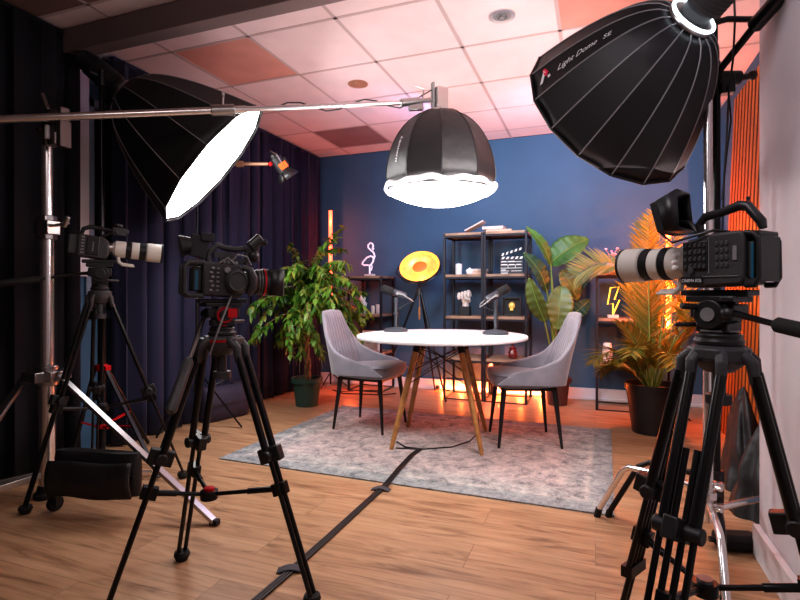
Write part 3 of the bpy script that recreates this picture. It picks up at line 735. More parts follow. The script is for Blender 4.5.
# broad-leaved plant
B0 = V(-.33, 5.0, 0)
t = thing('broad_leaved_plant', 'tall plant with large paddle leaves in brown pot behind the right chair', 'plant', B0)
pot(t, .085, .115, .25, 'brownpot')
def broadleaf(px0, py0, px1, py1, d0, d1, w, mt, face, bow=.12, base=None):
    """leaf blade from its stalk end to its tip"""
    a = at(px0, py0, d0)-B0; b = at(px1, py1, d1)-B0; L = (b-a).length; ax = (b-a).normalized()
    fc = Vector(face).normalized(); s = ax.cross(fc).normalized(); n = s.cross(ax).normalized()
    if n.dot(fc) < 0: n = -n
    m = MB()
    def f(u, v):
        x = (u-.5)*2; wd = w*math.sin(PI*min(1, max(0, v*.97+.02)))**.62*(1-.25*v)/2
        return a + ax*L*v + s*x*wd + n*(bow*L*math.sin(PI*v) - bow*.3*L + .22*abs(x)*wd + .006*math.sin(v*40)*abs(x))
    m.grid(f, 12, 26)
    o = build('leaf', m, mt, t, solid=.002, smooth=80)
    mm = MB().tube([f(.5, v/12)+n*.003 for v in range(13)], [.005-.0003*i for i in range(13)], 6)
    build('midrib', mm, 'stem', o)
    g0 = V(.03*s.x, .03*s.y, .22)
    c = a.copy(); c1 = V(a.x*.55, a.y*.55, .22+(a.z-.22)*.55)
    build('stalk', MB().tube([g0, c1, a+(ax*.02)], [.011, .009, .006], 8), 'stem', t)
vw = -D(.3, .94, 0)
broadleaf(549, 264, 588, 238, 4.85, 4.8, .3, 'bigleaf', vw+V(-.2, 0, .4))
broadleaf(552, 266, 527, 226, 4.8, 4.75, .13, 'bigleaf', vw+V(.6, 0, .6))
broadleaf(548, 292, 524, 252, 4.6, 4.55, .2, 'bigleafd', vw+V(.7, 0, .7))
broadleaf(545, 322, 529, 278, 4.58, 4.5, .19, 'bigleafb', vw+V(-.4, 0, .1), .05)
broadleaf(562, 286, 557, 330, 4.65, 4.6, .26, 'bigleafb', vw+V(0, 0, .3), .08)
broadleaf(562, 270, 578, 300, 4.85, 4.8, .22, 'bigleafb', vw+V(.3, 0, .4), .08)
broadleaf(566, 300, 588, 274, 4.95, 5.0, .2, 'bigleafd', vw+V(-.3, 0, .5), .1)
broadleaf(570, 318, 590, 300, 4.85, 4.8, .18, 'bigleafd', vw+V(.2, 0, .5), .1)

# slatted panel leaning on the right wall
t = thing('slat_panel', 'tall orange vertical slat wood panel leaning on the right wall behind the white partition', 'wall panel', (0, 0, 0))
def sl(y, z): return V(.87+.1*z/2.47, y, z)
m = MB(); build('backing', MB().rings([[sl(y, z)+V(x, 0, 0) for x, y in ((.004, 2.9), (.016, 2.9), (.016, 4.52), (.004, 4.52))] for z in (.0, 2.47)]), 'slatback', t)
for k in range(19):
    y = 4.49-.084*k
    mm = MB(); yy = y
    mm.rings([[sl(yy, z)+V(x, dy, 0) for x, dy in ((-.001, -.023), (.004, -.023), (.004, .023), (-.001, .023))] for z in (.0, 2.47)])
    build('slat', mm, 'slat', t, bevel=.002)
m = MB()

# ------------------------------------------------------------------ softboxes
def softbox(name, label, c, n, R, depth, N, facemat, up=None, cat='studio light', r0=.07, powr=.5, head_len=.3, roll=0, ring='steel', headmat='black'):
    n = Vector(n).normalized(); B = basis(n, up); B = B @ Matrix.Rotation(roll, 3, 'Z')
    t = thing(name, label, cat, c, B)
    K = 14
    def prof(q): # q 0 apex .. 1 rim
        return r0 + (R-r0)*q**.7, -depth*(1-q**1.35)
    def rib(i, q): r, z = prof(q); a = 2*PI*i/N; return V(r*math.cos(a), r*math.sin(a), z)
    m = MB()
    for i in range(N):
        for j in range(K):
            q0, q1 = j/K, (j+1)/K
            # fabric pulled slightly inwards between two rods
            def pt(i, q, u):
                a = rib(i, q); b = rib(i+1, q); p = a.lerp(b, u); sag = .03*R*4*u*(1-u)*(.2+.8*q)
                return V(p.x*(1-sag), p.y*(1-sag), p.z)
            for u0, u1 in ((0, .5), (.5, 1)):
                ids = [m.av(pt(i, q0, u0)), m.av(pt(i, q0, u1)), m.av(pt(i, q1, u1)), m.av(pt(i, q1, u0))]; m.af(ids)
    shell = build('softbox_shell', m, 'shell', t, smooth=19, solid=.002, weld=1e-4)
    for i in range(N):
        build('rod_seam', MB().tube([rib(i, j/K)*1.004 for j in range(K+1)]+[rib(i, 1)*1.02], .003, 6), 'seam', t)
    m = MB(); pr = [rib(i, 1) for i in range(N)]
    m.tube(pr, .006, 6, close=True)
    build('rim', m, 'black', t)
    m = MB(); m.poly([V(p.x*.975, p.y*.975, -.012) for p in pr]); build('diffuser', m, facemat, t)
    # speed ring and lamp head
    za = -depth
    build('speed_ring', MB().torus((0, 0, za-.004), (0, 0, 1), r0+.006, .012, 36, 10).lathe([(r0-.012, za-.02), (r0+.01, za-.02), (r0+.01, za-.005), (r0-.012, za-.005)], n=36), ring, t)
    m = MB().lathe([(r0-.02, za-.008), (r0-.016, za-.05), (r0-.002, za-.06), (r0-.002, za-.06-head_len*.6), (r0-.012, za-.07-head_len*.62), (r0-.012, za-head_len), (.03, za-head_len-.006)], n=28)
    for k in range(10): m.lathe([(r0+.001, za-.07-.014*k), (r0+.001, za-.076-.014*k)], n=28)
    h = build('lamp_head', m, headmat, t, smooth=35)
    return t, rib, B
def box_light_text(root, rib, sector, q0, q1, u0, size, txt, matname, flip=False, shear=.35, scale_u=1.0, out=.004, name='printed_lettering', geo=None):
    """text wrapped on one panel: baseline runs from rim (q0) to apex"""
    if geo is None:
        cu = bpy.data.curves.new('txt', 'FONT'); cu.body = txt; cu.shear = shear; cu.size = 1; cu.resolution_u = 3
        ob = bpy.data.objects.new('txt', cu); COL.objects.link(ob)
        bpy.context.view_layer.update()
        me = bpy.data.meshes.new_from_object(ob.evaluated_get(bpy.context.evaluated_depsgraph_get()))
        vs = [(v.co.x, v.co.y) for v in me.vertices]; fs = [tuple(p.vertices) for p in me.polygons]
        bpy.data.objects.remove(ob); bpy.data.meshes.remove(me)
    else: vs, fs = geo
    mx = max(x for x, y in vs); mn_ = min(x for x, y in vs)
    m = MB()
    for x, y in vs:
        f = (x-mn_)/(mx-mn_); q = q0 + (q1-q0)*f; u = u0 + (y*size)*(-1 if flip else 1)
        a = rib(sector, q); b = rib(sector+1, q); p = a.lerp(b, u); sag = .12*.43*4*u*(1-u)*(.2+.8*q)*.25
        k = 1-.03*.43*4*u*(1-u)*(.2+.8*q)*.0
        sg = .03*4*u*(1-u)*(.2+.8*q)*.43
        p = V(p.x*(1-sg*.0), p.y*(1-sg*.0), p.z)
        rr = V(p.x, p.y, 0).normalized()
        m.v.append(p + rr*out)
    m.f = [tuple(f) for f in fs]; m.m = [0]*len(fs)
    return build(name, m, matname, root)

def proj(p):
    p = Vector(p); r = CC*p.x - SS*p.y; d = SS*p.x + CC*p.y
    return 400+FPX*r/d, HOR-FPX*(p.z-HC)/d, d

# left parabolic softbox
LC = at(215, 165, 3.3); Ln = D(.76, .19, -.62)
sbL, ribL, BL = softbox('parabolic_softbox_light', 'black deep softbox with glowing white front, hanging at upper left behind the chrome boom', LC, Ln, .465, .66, 12, 'face', headmat='black')
# right dome
RC = at(611, 112, 2.2); Rn = D(-.307, .83, -.456)
sbR, ribR, BR = softbox('dome_softbox_light', 'huge black dome softbox with white lettering at upper right, seen from behind', RC, Rn, .38, .43, 16, 'rface', headmat='dgrey', roll=.0)
build('lit_ring', MB().torus((0, 0, -.43-.02), (0, 0, 1), .083, .006, 40, 8), 'glow', sbR)
# lettering on the panel nearest (575,57)
best = None
Mr = ROOTM[sbR.name]
for i in range(16):
    p = Mr @ ((ribR(i, .6)+ribR(i+1, .6))/2); x, y, d = proj(p)
    q = (x-578)**2+(y-58)**2
    if d < RC.dot(D(0, 1)) + 10 and (best is None or q < best[0]): best = (q, i)
si = best[1]
# which side of the panel is up in the view
pa = proj(Mr @ ribR(si, .6)); pb = proj(Mr @ ribR(si+1, .6)); fl_ = pb[1] > pa[1]
u_b = .62 if fl_ else .38
box_light_text(sbR, ribR, si, .8, .5, u_b, .3, 'Light Dome', 'print', fl_, shear=.6)
box_light_text(sbR, ribR, si, .46, .39, u_b, .26, 'SE', 'print', fl_, name='model_lettering')
# the folded "A" mark before the lettering
G1 = ([(0, 0), (.22, 0), (.5, .8), (.39, 1.0)], [(0, 1, 2, 3)]); 
def mark(root, rib, sct, qa, qb, ub, sz, flip):
    def mp(poly, nm, mt):
        m = MB(); 
        for x, y in poly:
            q = qa + (qb-qa)*x; u = ub + y*sz*(-1 if flip else 1)
            p = rib(sct, q).lerp(rib(sct+1, q), u); m.v.append(p + V(p.x, p.y, 0).normalized()*.004)
        m.f = [tuple(range(len(poly)))]; m.m = [0]; build(nm, m, mt, root)
    mp([(0, -.1), (.25, -.1), (.62, .75), (.45, 1.0), (.38, .8)], 'printed_mark', 'print')
    mp([(.45, .62), (.6, .3), (.85, .62), (.62, 1.1), (.4, 1.1)], 'printed_mark', 'printred')
    mp([(.72, .02), (.95, .02), (.95, .3), (.72, .3)], 'printed_mark', 'print')
mark(sbR, ribR, si, .94, .85, u_b, .4, fl_)

# lantern softbox over the table
LAp = D(.25, 3.25)
t = thing('lantern_softbox_light', 'black fabric lantern softbox with bulging lit diffuser, hung from the boom over the table', 'studio light', (LAp.x, LAp.y, 1.72))
lt = t
N = 10
def lanr(q): # q 0 top 1 rim
    a = q*PI/2*1.08; return .045+.3*math.sin(min(a, PI/2*1.0))**1.05 - (.012 if q > .93 else 0), .47*max(0.,math.cos(a*.93))**1.1 - .04
m = MB()
K = 12
def lp(i, u, j):
    r, z = lanr(j/K); a0 = 2*PI*i/N; a1 = 2*PI*(i+1)/N; p = V(r*math.cos(a0), r*math.sin(a0), z).lerp(V(r*math.cos(a1), r*math.sin(a1), z), u)
    w = 1 + (.022*math.sin(PI*u)*math.sin(j*1.1+i*1.7) if 0 < j < K else 0)
    return V(p.x*w, p.y*w, p.z + (.006*math.sin(PI*u)*math.sin(i*3+j*.9)))
for i in range(N):
    for j in range(K):
        for u in range(4):
            m.af([m.av(lp(i, u/4, j)), m.av(lp(i, (u+1)/4, j)), m.av(lp(i, (u+1)/4, j+1)), m.av(lp(i, u/4, j+1))])
build('dome_fabric', m, 'lantern', t, smooth=28, solid=.003, weld=1e-4)
for i in range(N): build('seam', MB().tube([lp(i, 0, j)*1.006 for j in range(K+1)], .003, 6), 'black', t)
# turned-up skirt and bulging diffuser
rz = lanr(1)[1]; rr = lanr(1)[0]
m = MB()
def sk(u, v):
    a = 2*PI*u; w = .006*math.sin(a*7)+.005*math.sin(a*13+1)
    r = rr + .006 + .012*math.sin(PI*v) + w*.5; return V(r*math.cos(a), r*math.sin(a), rz + .01 - .035*v + w)
m.grid(sk, 80, 4, True); build('skirt', m, 'lskirt', t, solid=.003, smooth=60)
m = MB().lathe([(rr-.002, rz-.03), (rr*.9, rz-.045), (rr*.7, rz-.075), (rr*.45, rz-.1), (rr*.2, rz-.113), (.01, rz-.116)], n=48, caps=(0, 1)); build('diffuser', m, 'lface', t, smooth=60)
topz = lanr(0)[1]
build('speed_ring', MB().cyl((0, 0, topz-.02), (0, 0, topz+.02), .065).torus((0, 0, topz), (0, 0, 1), .066, .008), 'alu', t)
bdir = (at(58, 115, 2.5)-at(440, 100, 3.25)); bd = V(bdir.x, bdir.y, 0).normalized()
Rm = basis(V(0, 0, 1), None)
ang = math.atan2(bd.y, bd.x)
m = MB().box((0, 0, topz+.08), (.075, .085, .14), RZ(ang)); build('lamp_head', m, 'alu', t, bevel=.006)
m = MB().box(V(bd.x, bd.y, 0)*.05+V(0, 0, topz+.07), (.016, .03, .22), RZ(ang)); build('mount_yoke', m, 'grey', t, bevel=.003)
# script on a dome panel
best = None
for i in range(N):
    p = V(LAp.x, LAp.y, 1.72)+(lp(i, .5, 8)); x, y, d = proj(p)
    if d < 3.4:
        q = (x-408)**2
        if best is None or q < best[0]: best = (q, i)
def lrib(i, q): r, z = lanr(q); a = 2*PI*i/N; return V(r*math.cos(a), r*math.sin(a), z)
box_light_text(lt, lrib, best[1], .58, .82, .5, .16, 'Lantern', 'print', False, out=.012)

# boom, grips and chrome stand
CS = D(-1.775, 2.62)
t = thing('chrome_stand', 'heavy chrome combo stand at far left carrying the long boom arm', 'light stand', CS)
def w2(p): return Vector(p)-CS
m = MB().cyl((0, 0, .05), (0, 0, .66), .036, n=20).cyl((0, 0, .66), (0, 0, 1.35), .031, n=20).cyl((0, 0, 1.35), (0, 0, 1.84), .026, n=20)
m.cyl((-.04, .02, .2), (-.04, .02, 1.3), .01, n=10)
build('column', m, 'chrome', t)
m = MB().cyl((0, 0, 1.29), (0, 0, 1.41), .045, n=8).box((.0, 0, 1.35), (.1, .07, .07)).cyl((.05, 0, 1.36), (.14, .01, 1.37), .008).cyl((.12, -.0, 1.35), (.15, 0, 1.4), .012)
build('column_collar', m, 'steel', t, bevel=.004)
m = MB().box((0, 0, .61), (.19, .1, .05)); m.box((0, 0, .61), (.1, .19, .05)); m.cyl((0, 0, .56), (0, 0, .66), .052, n=16)
build('leg_hub', m, 'steel', t, bevel=.004)
def cleg(a, b, w=.032):
    l = build('leg', MB().bar(a, b, w, .018), 'steel', t, bevel=.002)
    build('foot_cap', MB().box(b+V(0, 0, -.0), (.04, .03, .025)), 'rubber', l, bevel=.004)
f1 = D(-.817, 2.297)-CS; f1.z = .014
cleg(V(.09, 0, .61), f1)
cleg(V(-.05, -.08, .6), D(-1.75, 1.75)-CS + V(0, 0, .014))
f3 = D(-2.06, 2.42, .05)-CS
l3 = build('leg', MB().bar(V(0, 0, .12), V(-.27, -.42, .03), .05, .03), 'alu', t, bevel=.003)
build('leg', MB().bar(V(-.01, .01, .1), V(.25, .42, .02), .02, .012), 'chrome', t)
build('cross_brace', MB().cyl((0, 0, .13), f1*.5+V(0, 0, .2), .007).cyl((0, 0, .13), (-.24, -.26, .09), .008), 'steel', t)
build('base_foot', MB().lathe([(.06, .0), (.06, .02), (.045, .03), (.04, .06)], n=20), 'rubber', t)
hb = w2(at(56, 117, 2.55))
m = MB().cyl(hb+V(0, 0, -.14), hb+V(0, 0, -.01), .028).ball(hb, (.06, .045, .05)); m.box(hb+V(-.045, 0, -.08), (.03, .06, .12)); m.box(hb+V(.055, 0, -.09), (.03, .06, .13)); m.cyl(hb+V(-.1, -.02, -.05), hb+V(-.05, 0, -.13), .012); m.cyl(hb+V(.0, -.04, .02), hb+V(-.03, -.05, .1), .012); m.box(hb+V(.04, 0, -.02), (.05, .05, .12))
build('grip_head', m, 'gripmetal', t, bevel=.005)
build('spigot', MB().cyl(hb+V(-.012, -.035, -.115), hb+V(-.012, -.035, -.05), .011), 'lgrey', t)
# boom
b0 = at(56, 117, 2.5); b1 = at(400, 103, 3.12); dv = (b0-b1).normalized(); bs = b0+dv*.75
t = thing('boom_arm', 'long horizontal chrome boom arm crossing the upper left and holding the lantern', 'boom arm', b0)
q = lambda p: Vector(p)-b0
build('boom_tube', MB().cyl(q(bs), q(b0.lerp(b1, .5)), .019, n=16).cyl(q(b0.lerp(b1, .5)), q(b1), .0145, n=16), 'chrome', t)
cl = q(b0.lerp(b1, .42)); Bx = basis(dv)
cpos = q(b0.lerp(b1, .43)); m = MB().cyl(cpos+dv*.06, cpos-dv*.06, .03, n=14).cyl(cpos, cpos+V(0, 0, .075), .006).box(cpos+V(0, 0, .08), (.055, .016, .016), basis(dv)); build('boom_clamp', m, 'steel', t, bevel=.003)
lh = V(LAp.x, LAp.y, 1.72+topz+.07)
e0 = q(b1); e1 = q(lh+bd*.06)
m = MB().cyl(e0+dv*.0, e0.lerp(e1, .62), .024, n=14).box(e0.lerp(e1, .5)+V(0, 0, -.035), (.03, .04, .09), basis(dv)).cyl(e0.lerp(e1, .6), e1, .015).tube([e0.lerp(e1, .7), e0.lerp(e1, .75)+V(0, 0, .07), e0.lerp(e1, .4)+V(0, 0, .1)], .006, 6)
build('boom_head', m, 'steel', t, bevel=.002)
pts = [q(b0.lerp(b1, .58+.42*i/10)) + V(0, 0, .0)+V(0, 0, .03*math.sin(i*1.1)) for i in range(11)]
build('power_cord', MB().tube(pts+[e1+V(0, 0, .06)], .004, 6), 'black', t)

# ------------------------------------------------------------------ camera tripods
def tripod(label, hub, feet, accent, spread_z, head_h=.1, knee=.45, pan=None, gap=.028, low=2, crown='dgrey', rt=.011, knob=True, bowl_r=.05, hd=None, cs=1.0):
    hub = Vector(hub); base = V(hub.x, hub.y, 0)
    t = thing('camera_tripod', label, 'tripod', base)
    q = lambda p: Vector(p)-base
    H = q(hub)
    m = MB().lathe([(.03, -.06), (bowl_r+.012, -.03), (bowl_r+.014, .0), (bowl_r, .008)], Matrix.Translation(H), 28)
    m.cyl(H+V(0, 0, -.12), H+V(0, 0, -.05), .016); m.cyl(H+V(0, 0, -.14), H+V(0, 0, -.115), .03)
    for f in feet:
        f = q(f); dr = V(f.x-H.x, f.y-H.y, 0).normalized(); sd = V(-dr.y, dr.x, 0)
        s0 = H + dr*.1*cs + V(0, 0, -.05)
        for s in (-1, 1):
            m.tube([H+sd*s*.018+V(0, 0, -.012), H+dr*.07*cs+sd*s*.026+V(0, 0, -.008), s0+sd*s*gap+V(0, 0, .02), s0+sd*s*gap+dr*.006+V(0, 0, -.03)], [.018*(.4+.6*cs), .02*(.3+.7*cs), .018*(.3+.7*cs), .014*(.5+.5*cs)], 10)
        m.box(H+dr*.055*cs+V(0, 0, -.012), (.08*cs, .06, .025), RZ(math.atan2(dr.y, dr.x)))
    build('crown', m, crown, t, bevel=.003)
    kn = []
    for f in feet:
        f = q(f); dr = V(f.x-H.x, f.y-H.y, 0).normalized(); sd = V(-dr.y, dr.x, 0)
        s0 = H + dr*(.1*cs+.005) + V(0, 0, -.06); k = s0.lerp(f+V(0, 0, .03), knee); e = f+V(0, 0, .035)
        lg = build('leg', MB().cyl(s0+sd*gap, k+sd*gap, rt+.001).cyl(s0-sd*gap, k-sd*gap, rt+.001), 'carbon', t)
        Bl = basis(k-s0, sd)
        m = MB()
        if low == 2: m.cyl(k.lerp(s0, .08)+sd*gap*.55, e+sd*gap*.55, rt*.72).cyl(k.lerp(s0, .08)-sd*gap*.55, e-sd*gap*.55, rt*.72)
        elif low == 4:
            k2 = k.lerp(e, .52)
            for o in (-1.35, -.45, .45, 1.35): m.cyl(k.lerp(s0, .5)+sd*gap*o*.8, (k2 if abs(o) > 1 else e)+sd*gap*o*.8, rt*.62)
            m.bar(k2-sd*gap*1.3, k2+sd*gap*1.3, .03, .03)
        build('lower_tubes', m, 'carbon', lg)
        m = MB().box(k, (gap*2+.03, .034, .05), Bl); m.cyl(k-sd*(gap+.02), k+sd*(gap+.02), .019, n=14); m.cyl(k+dr*.012, k+dr*.036, .016, n=12)
        build('leg_clamp', m, 'black', lg, bevel=.004)
        build('rubber_foot', MB().tube([e, e+(f-e)*.4, f+V(0, 0, .0)], [.026, .03, .02], 12), 'rubber', lg)
        kn.append((k, f, sd, s0))
    if spread_z:
        c = V(sum(f.x for k, f, _, s in kn)/3*.6+H.x*.4, sum(f.y for k, f, _, s in kn)/3*.6+H.y*.4, spread_z)
        m = MB().cyl(c+V(0, 0, -.015), c+V(0, 0, .015), .03, n=16)
        for k, f, sd, s0 in kn:
            w = (spread_z+.04-f.z)/(k.z-f.z) if spread_z < k.z else 1
            tgt = f.lerp(k, min(1, max(0, w))); m.cyl(c, tgt, .0075, n=8); m.cyl(tgt.lerp(c, .45), tgt, .0105, n=8); m.box(tgt, (.05, .03, .04), basis(k-f, sd))
        s = build('spreader', m, 'blackm', t, bevel=.002)
        build('spreader_lock', MB().cyl(c+V(0, 0, .015), c+V(0, 0, .024), .018, n=16), accent, s)
    # fluid head, in its own heading
    hd = hd or V(1, 0, 0); hd = V(hd.x, hd.y, 0).normalized(); Th = Matrix.Translation(H) @ RZ(math.atan2(hd.y, hd.x)).to_4x4()
    m = MB(); m.T = Th; hh = head_h
    m.lathe([(bowl_r, .008), (bowl_r+.002, .02), (bowl_r-.006, .026), (bowl_r-.002, .03), (bowl_r-.004, .036), (.03, .042)], n=26)
    z0 = .042
    m.box((0, 0, z0+hh*.1), (.075, .07, hh*.24)); m.cyl((0, -.05, z0+hh*.42), (0, .05, z0+hh*.42), hh*.36, n=26); m.box((0, 0, z0+hh*.5), (.105, .07, hh*.34)); m.cyl((0, -.066, z0+hh*.42), (0, -.05, z0+hh*.42), hh*.22, n=20)
    m.box((0, 0, z0+hh*.8), (.12, .085, hh*.16)); m.box((.0, 0, z0+hh*.95), (.16, .06, hh*.14)); m.box((-.05, .05, z0+hh*.8), (.03, .03, .012)); m.cyl((.035, .0, z0+hh*.15), (.085, .045, z0+hh*.13), .006); m.cyl((.03, .05, z0+hh*.6), (.045, .085, z0+hh*.62), .008)
    hd_ = build('fluid_head', m, 'black', t, bevel=.004)
    m = MB(); m.T = Th
    for s in (-1, 1): m.cyl((0, s*.05, z0+hh*.42), (0, s*.0535, z0+hh*.42), hh*.3 if accent == 'red' else hh*.17, n=24)
    m.lathe([(bowl_r*.8, .041), (bowl_r*.8, .046)], n=24)
    if accent == 'red': m.lathe([(bowl_r+.015, -.012), (bowl_r+.015, -.004)], n=28, caps=(0, 0)); m.box((.02, -.065, z0+hh*.5), (.03, .02, .03))
    build('side_dial', m, accent, hd_)
    if pan:
        a = Th @ V(-.045, .045, z0+hh*.45); e = q(pan); mid = a.lerp(e, .5)
        m = MB().tube([a, a.lerp(e, .08)+V(0, 0, .004), mid, e], [.009, .008, .007, .007], 8); ph = build('pan_handle', m, 'steel' if accent == 'red' else 'blackm', t)
        build('pan_grip', MB().tube([mid, mid.lerp(e, .06), e.lerp(mid, .05), e], [.011, .017, .017, .012], 12), 'rubber' if accent != 'red' else 'dgrey', ph)
        build('pan_rosette', MB().ball(a, .018, 10, 6), 'black', ph)
    return t, H.z+base.z+.042+hh*1.02

def camera_rig(label, pos, hdir, pitch, kind):
    hdir = Vector(hdir).normalized(); y = V(0, 0, 1).cross(hdir).normalized(); x = hdir
    B = Matrix((x, y, V(0, 0, 1))).transposed() @ Matrix.Rotation(pitch, 3, 'Y')
    t = thing('cinema_camera', label, 'camera', pos, B)
    return t
def white_lens(t, x0, L, z, rr, foot=True, hood=True):
    """long white telephoto: mount, rings, flaring barrel, hood; returns lens part"""
    s = rr
    m = MB(); X = lambda p: V(x0+p[1]*L, 0, z)
    T = Matrix.Translation(V(x0, 0, z)) @ Matrix.Rotation(PI/2, 4, 'Y')
    m.T = T
    m.lathe([(.66*s, 0), (.7*s, .02*L), (.86*s, .05*L), (.88*s, .24*L), (.86*s, .26*L)], n=40)
    m.lathe([(.86*s, .37*L), (.9*s, .375*L), (.9*s, .52*L), (.88*s, .525*L)], n=40)
    m.lathe([(.88*s, .66*L), (.98*s, .68*L), (1.0*s, .72*L), (1.0*s, .965*L)], n=40)
    b = build('lens_barrel', m, 'lens', t, smooth=35, bevel=.0008)
    m = MB(); m.T = T
    for a, c in ((.26, .37), (.525, .66)):
        n = 40; m.lathe([(.84*s, a*L), (.92*s, (a+.012)*L), (.92*s, (c-.012)*L), (.86*s, c*L)], n=n)
        for k in range(5): zz = (a+.02+(c-a-.04)*k/4)*L; m.torus((0, 0, zz), (0, 0, 1), .925*s, .0008, 36, 5)
    build('grip_ring', m, 'black', b)
    m = MB(); m.T = T; m.lathe([(1.0*s, .965*L), (1.02*s, .97*L), (1.02*s, L), (.94*s, L)], n=40, caps=(0, 0)); m.lathe([(.94*s, L), (.9*s, .9*L)], n=40, caps=(0, 0)); build('hood_rim', m, 'black', b)
    m = MB(); m.T = T; m.lathe([(.9*s, .9*L), (.5*s, .915*L), (.05*s, .92*L)], n=32, caps=(0, 1)); build('front_element', m, 'glass', b)
    if foot:
        m = MB(); m.T = Matrix.Translation(V(x0, 0, z))
        m.tube([(.12*L, 0, -.8*s), (.14*L, 0, -1.35*s), (.2*L, 0, -1.55*s), (.44*L, 0, -1.62*s)], [.012, .011, .01, .009], 10); m.box((.33*L, 0, -1.68*s), (.26*L, .03, .008))
        build('lens_foot', m, 'lens', b, bevel=.003)
    m = MB(); m.T = Matrix.Translation(V(x0, 0, z))
    for k in range(3): m.ball((.1*L, s*.84, -.3*s+.32*s*k), (.012, .007, .008), 10, 6)
    build('lens_switches', m, 'white', b)
    return b

# --- camera 3, right foreground (we see its left, operator side) ---
p3 = D(.80, 1.30, 1.037); h3 = D(-.52, .855)
T3, zt3 = tripod('black twin-tube video tripod under the camera in the right foreground', D(.795, 1.30, .885), [D(.62, 1.5), D(.47, 1.05), D(1.0, 1.14)], 'grey', .31, head_h=.1, knee=.42, pan=D(.85, 1.03, .935), gap=.034, low=4, rt=.012, bowl_r=.055, hd=h3, cs=.72)
p3.z = zt3
t = camera_rig('large black cinema camera with a white telephoto lens, right foreground on a tripod', p3, h3, 0.0, 3); t.scale = (.74, .95, .96)
c3 = t
m = MB(); zc = .075
side = [(-.1, .012), (.07, .006), (.085, .02), (.085, .105), (.07, .13), (-.02, .143), (-.1, .145), (-.112, .13), (-.112, .03)]
RX = Matrix.Rotation(PI/2, 4, 'X')
m.prism(side, .125, RX)
b = build('camera_body', m, 'body', t, bevel=.007)
# battery cage at the back
m = MB()
for s in (-1, 1):
    m.tube([(-.105, s*.05, .138), (-.13, s*.05, .135), (-.145, s*.05, .12), (-.147, s*.05, .03), (-.135, s*.05, .012), (-.105, s*.05, .012)], .008, 8)
m.box((-.145, 0, .075), (.012, .1, .11)); m.box((-.12, 0, .136), (.05, .1, .012)); build('rear_guard', m, 'black', t, bevel=.003)
m = MB().box((-.12, 0, .072), (.02, .09, .09)); bt = build('battery', m, 'dgrey', t, bevel=.004)
build('battery_stripe', MB().box((-.125, .046, .07), (.008, .003, .085)), 'blue', bt)
# side panel with keys
m = MB().box((.04, .064, .088), (.082, .005, .074)); sp = build('side_panel', m, 'black', b, bevel=.002)
m = MB(); g = random.Random(2)
for i in range(5):
    for j in range(4):
        x = .008+.0155*i; z = .06+.018*j
        if i == 0: m.cyl((x, .066, z), (x, .0695, z), .0048, n=14)
        elif (i+j) % 3 == 0: m.box((x, .067, z), (.011, .005, .007))
        else: m.box((x, .067, z), (.009, .004, .009))
for i in range(3):
    for j in range(4): m.box((-.03-.015*i, .0635, .06+.018*j), (.009, .004, .008))
m.cyl((.05, .066, .05), (.05, .072, .05), .009, n=18)
build('button_panel', m, 'dgrey', b, bevel=.0008)
m = MB().box((-.005, .064, .087), (.002, .003, .09)).box((-.01, .064, .034), (.17, .003, .002)).box((-.085, .064, .09), (.012, .004, .035))
for i in range(3):
    for j in range(4):
        m.box((-.03-.015*i, .0656, .0665+.018*j), (.005, .0006, .0012))
        m.box((.02+.0155*i, .0695, .0665+.018*j), (.005, .0006, .0012))
build('panel_mark', m, 'grey', b)
def flat_text(parent, txt, M4, size, mt, name='printed_lettering', shear=0):
    cu = bpy.data.curves.new('txt', 'FONT'); cu.body = txt; cu.size = size; cu.align_x = 'CENTER'; cu.shear = shear; cu.resolution_u = 3
    ob = bpy.data.objects.new('txt', cu); COL.objects.link(ob); bpy.context.view_layer.update()
    me = bpy.data.meshes.new_from_object(ob.evaluated_get(bpy.context.evaluated_depsgraph_get()))
    m = MB(); m.v = [M4 @ v.co for v in me.vertices]; m.f = [tuple(p.vertices) for p in me.polygons]; m.m = [0]*len(m.f)
    bpy.data.objects.remove(ob); bpy.data.meshes.remove(me)
    return build(name, m, mt, parent)
# lettering on the left side: text x runs towards camera -x
TL = Matrix.Translation(V(.045, .0645, .02)) @ Matrix(((-1, 0, 0), (0, 0, 1), (0, 1, 0))).to_4x4()
m = MB().box((.05, .064, .025), (.07, .006, .02)); pl = build('name_plate', m, 'black', b)
TL = Matrix.Translation(V(.05, .0675, .0205)) @ Matrix(((-1, 0, 0), (0, 0, 1), (0, 1, 0))).to_4x4()
flat_text(pl, 'CINEMA EOS', TL, .0115, 'print')
build('lens_mount', MB().cyl((.085, 0, zc), (.1, 0, zc), .04, n=32), 'steel', t)
white_lens(t, .1, .262, zc, .05, foot=True)
m = MB().tube([(.06, 0, .135), (.07, 0, .175), (.05, 0, .195), (.0, 0, .2), (-.06, 0, .213), (-.085, 0, .208), (-.125, 0, .165), (-.128, 0, .15)], [.013, .013, .012, .011, .013, .014, .014, .011], 12)
m.tube([(.06, 0, .14), (.1, 0, .18), (.15, .0, .19)], .009, 8); m.cyl((-.085, 0, .222), (-.085, 0, .232), .006)
build('top_handle', m, 'black', t)
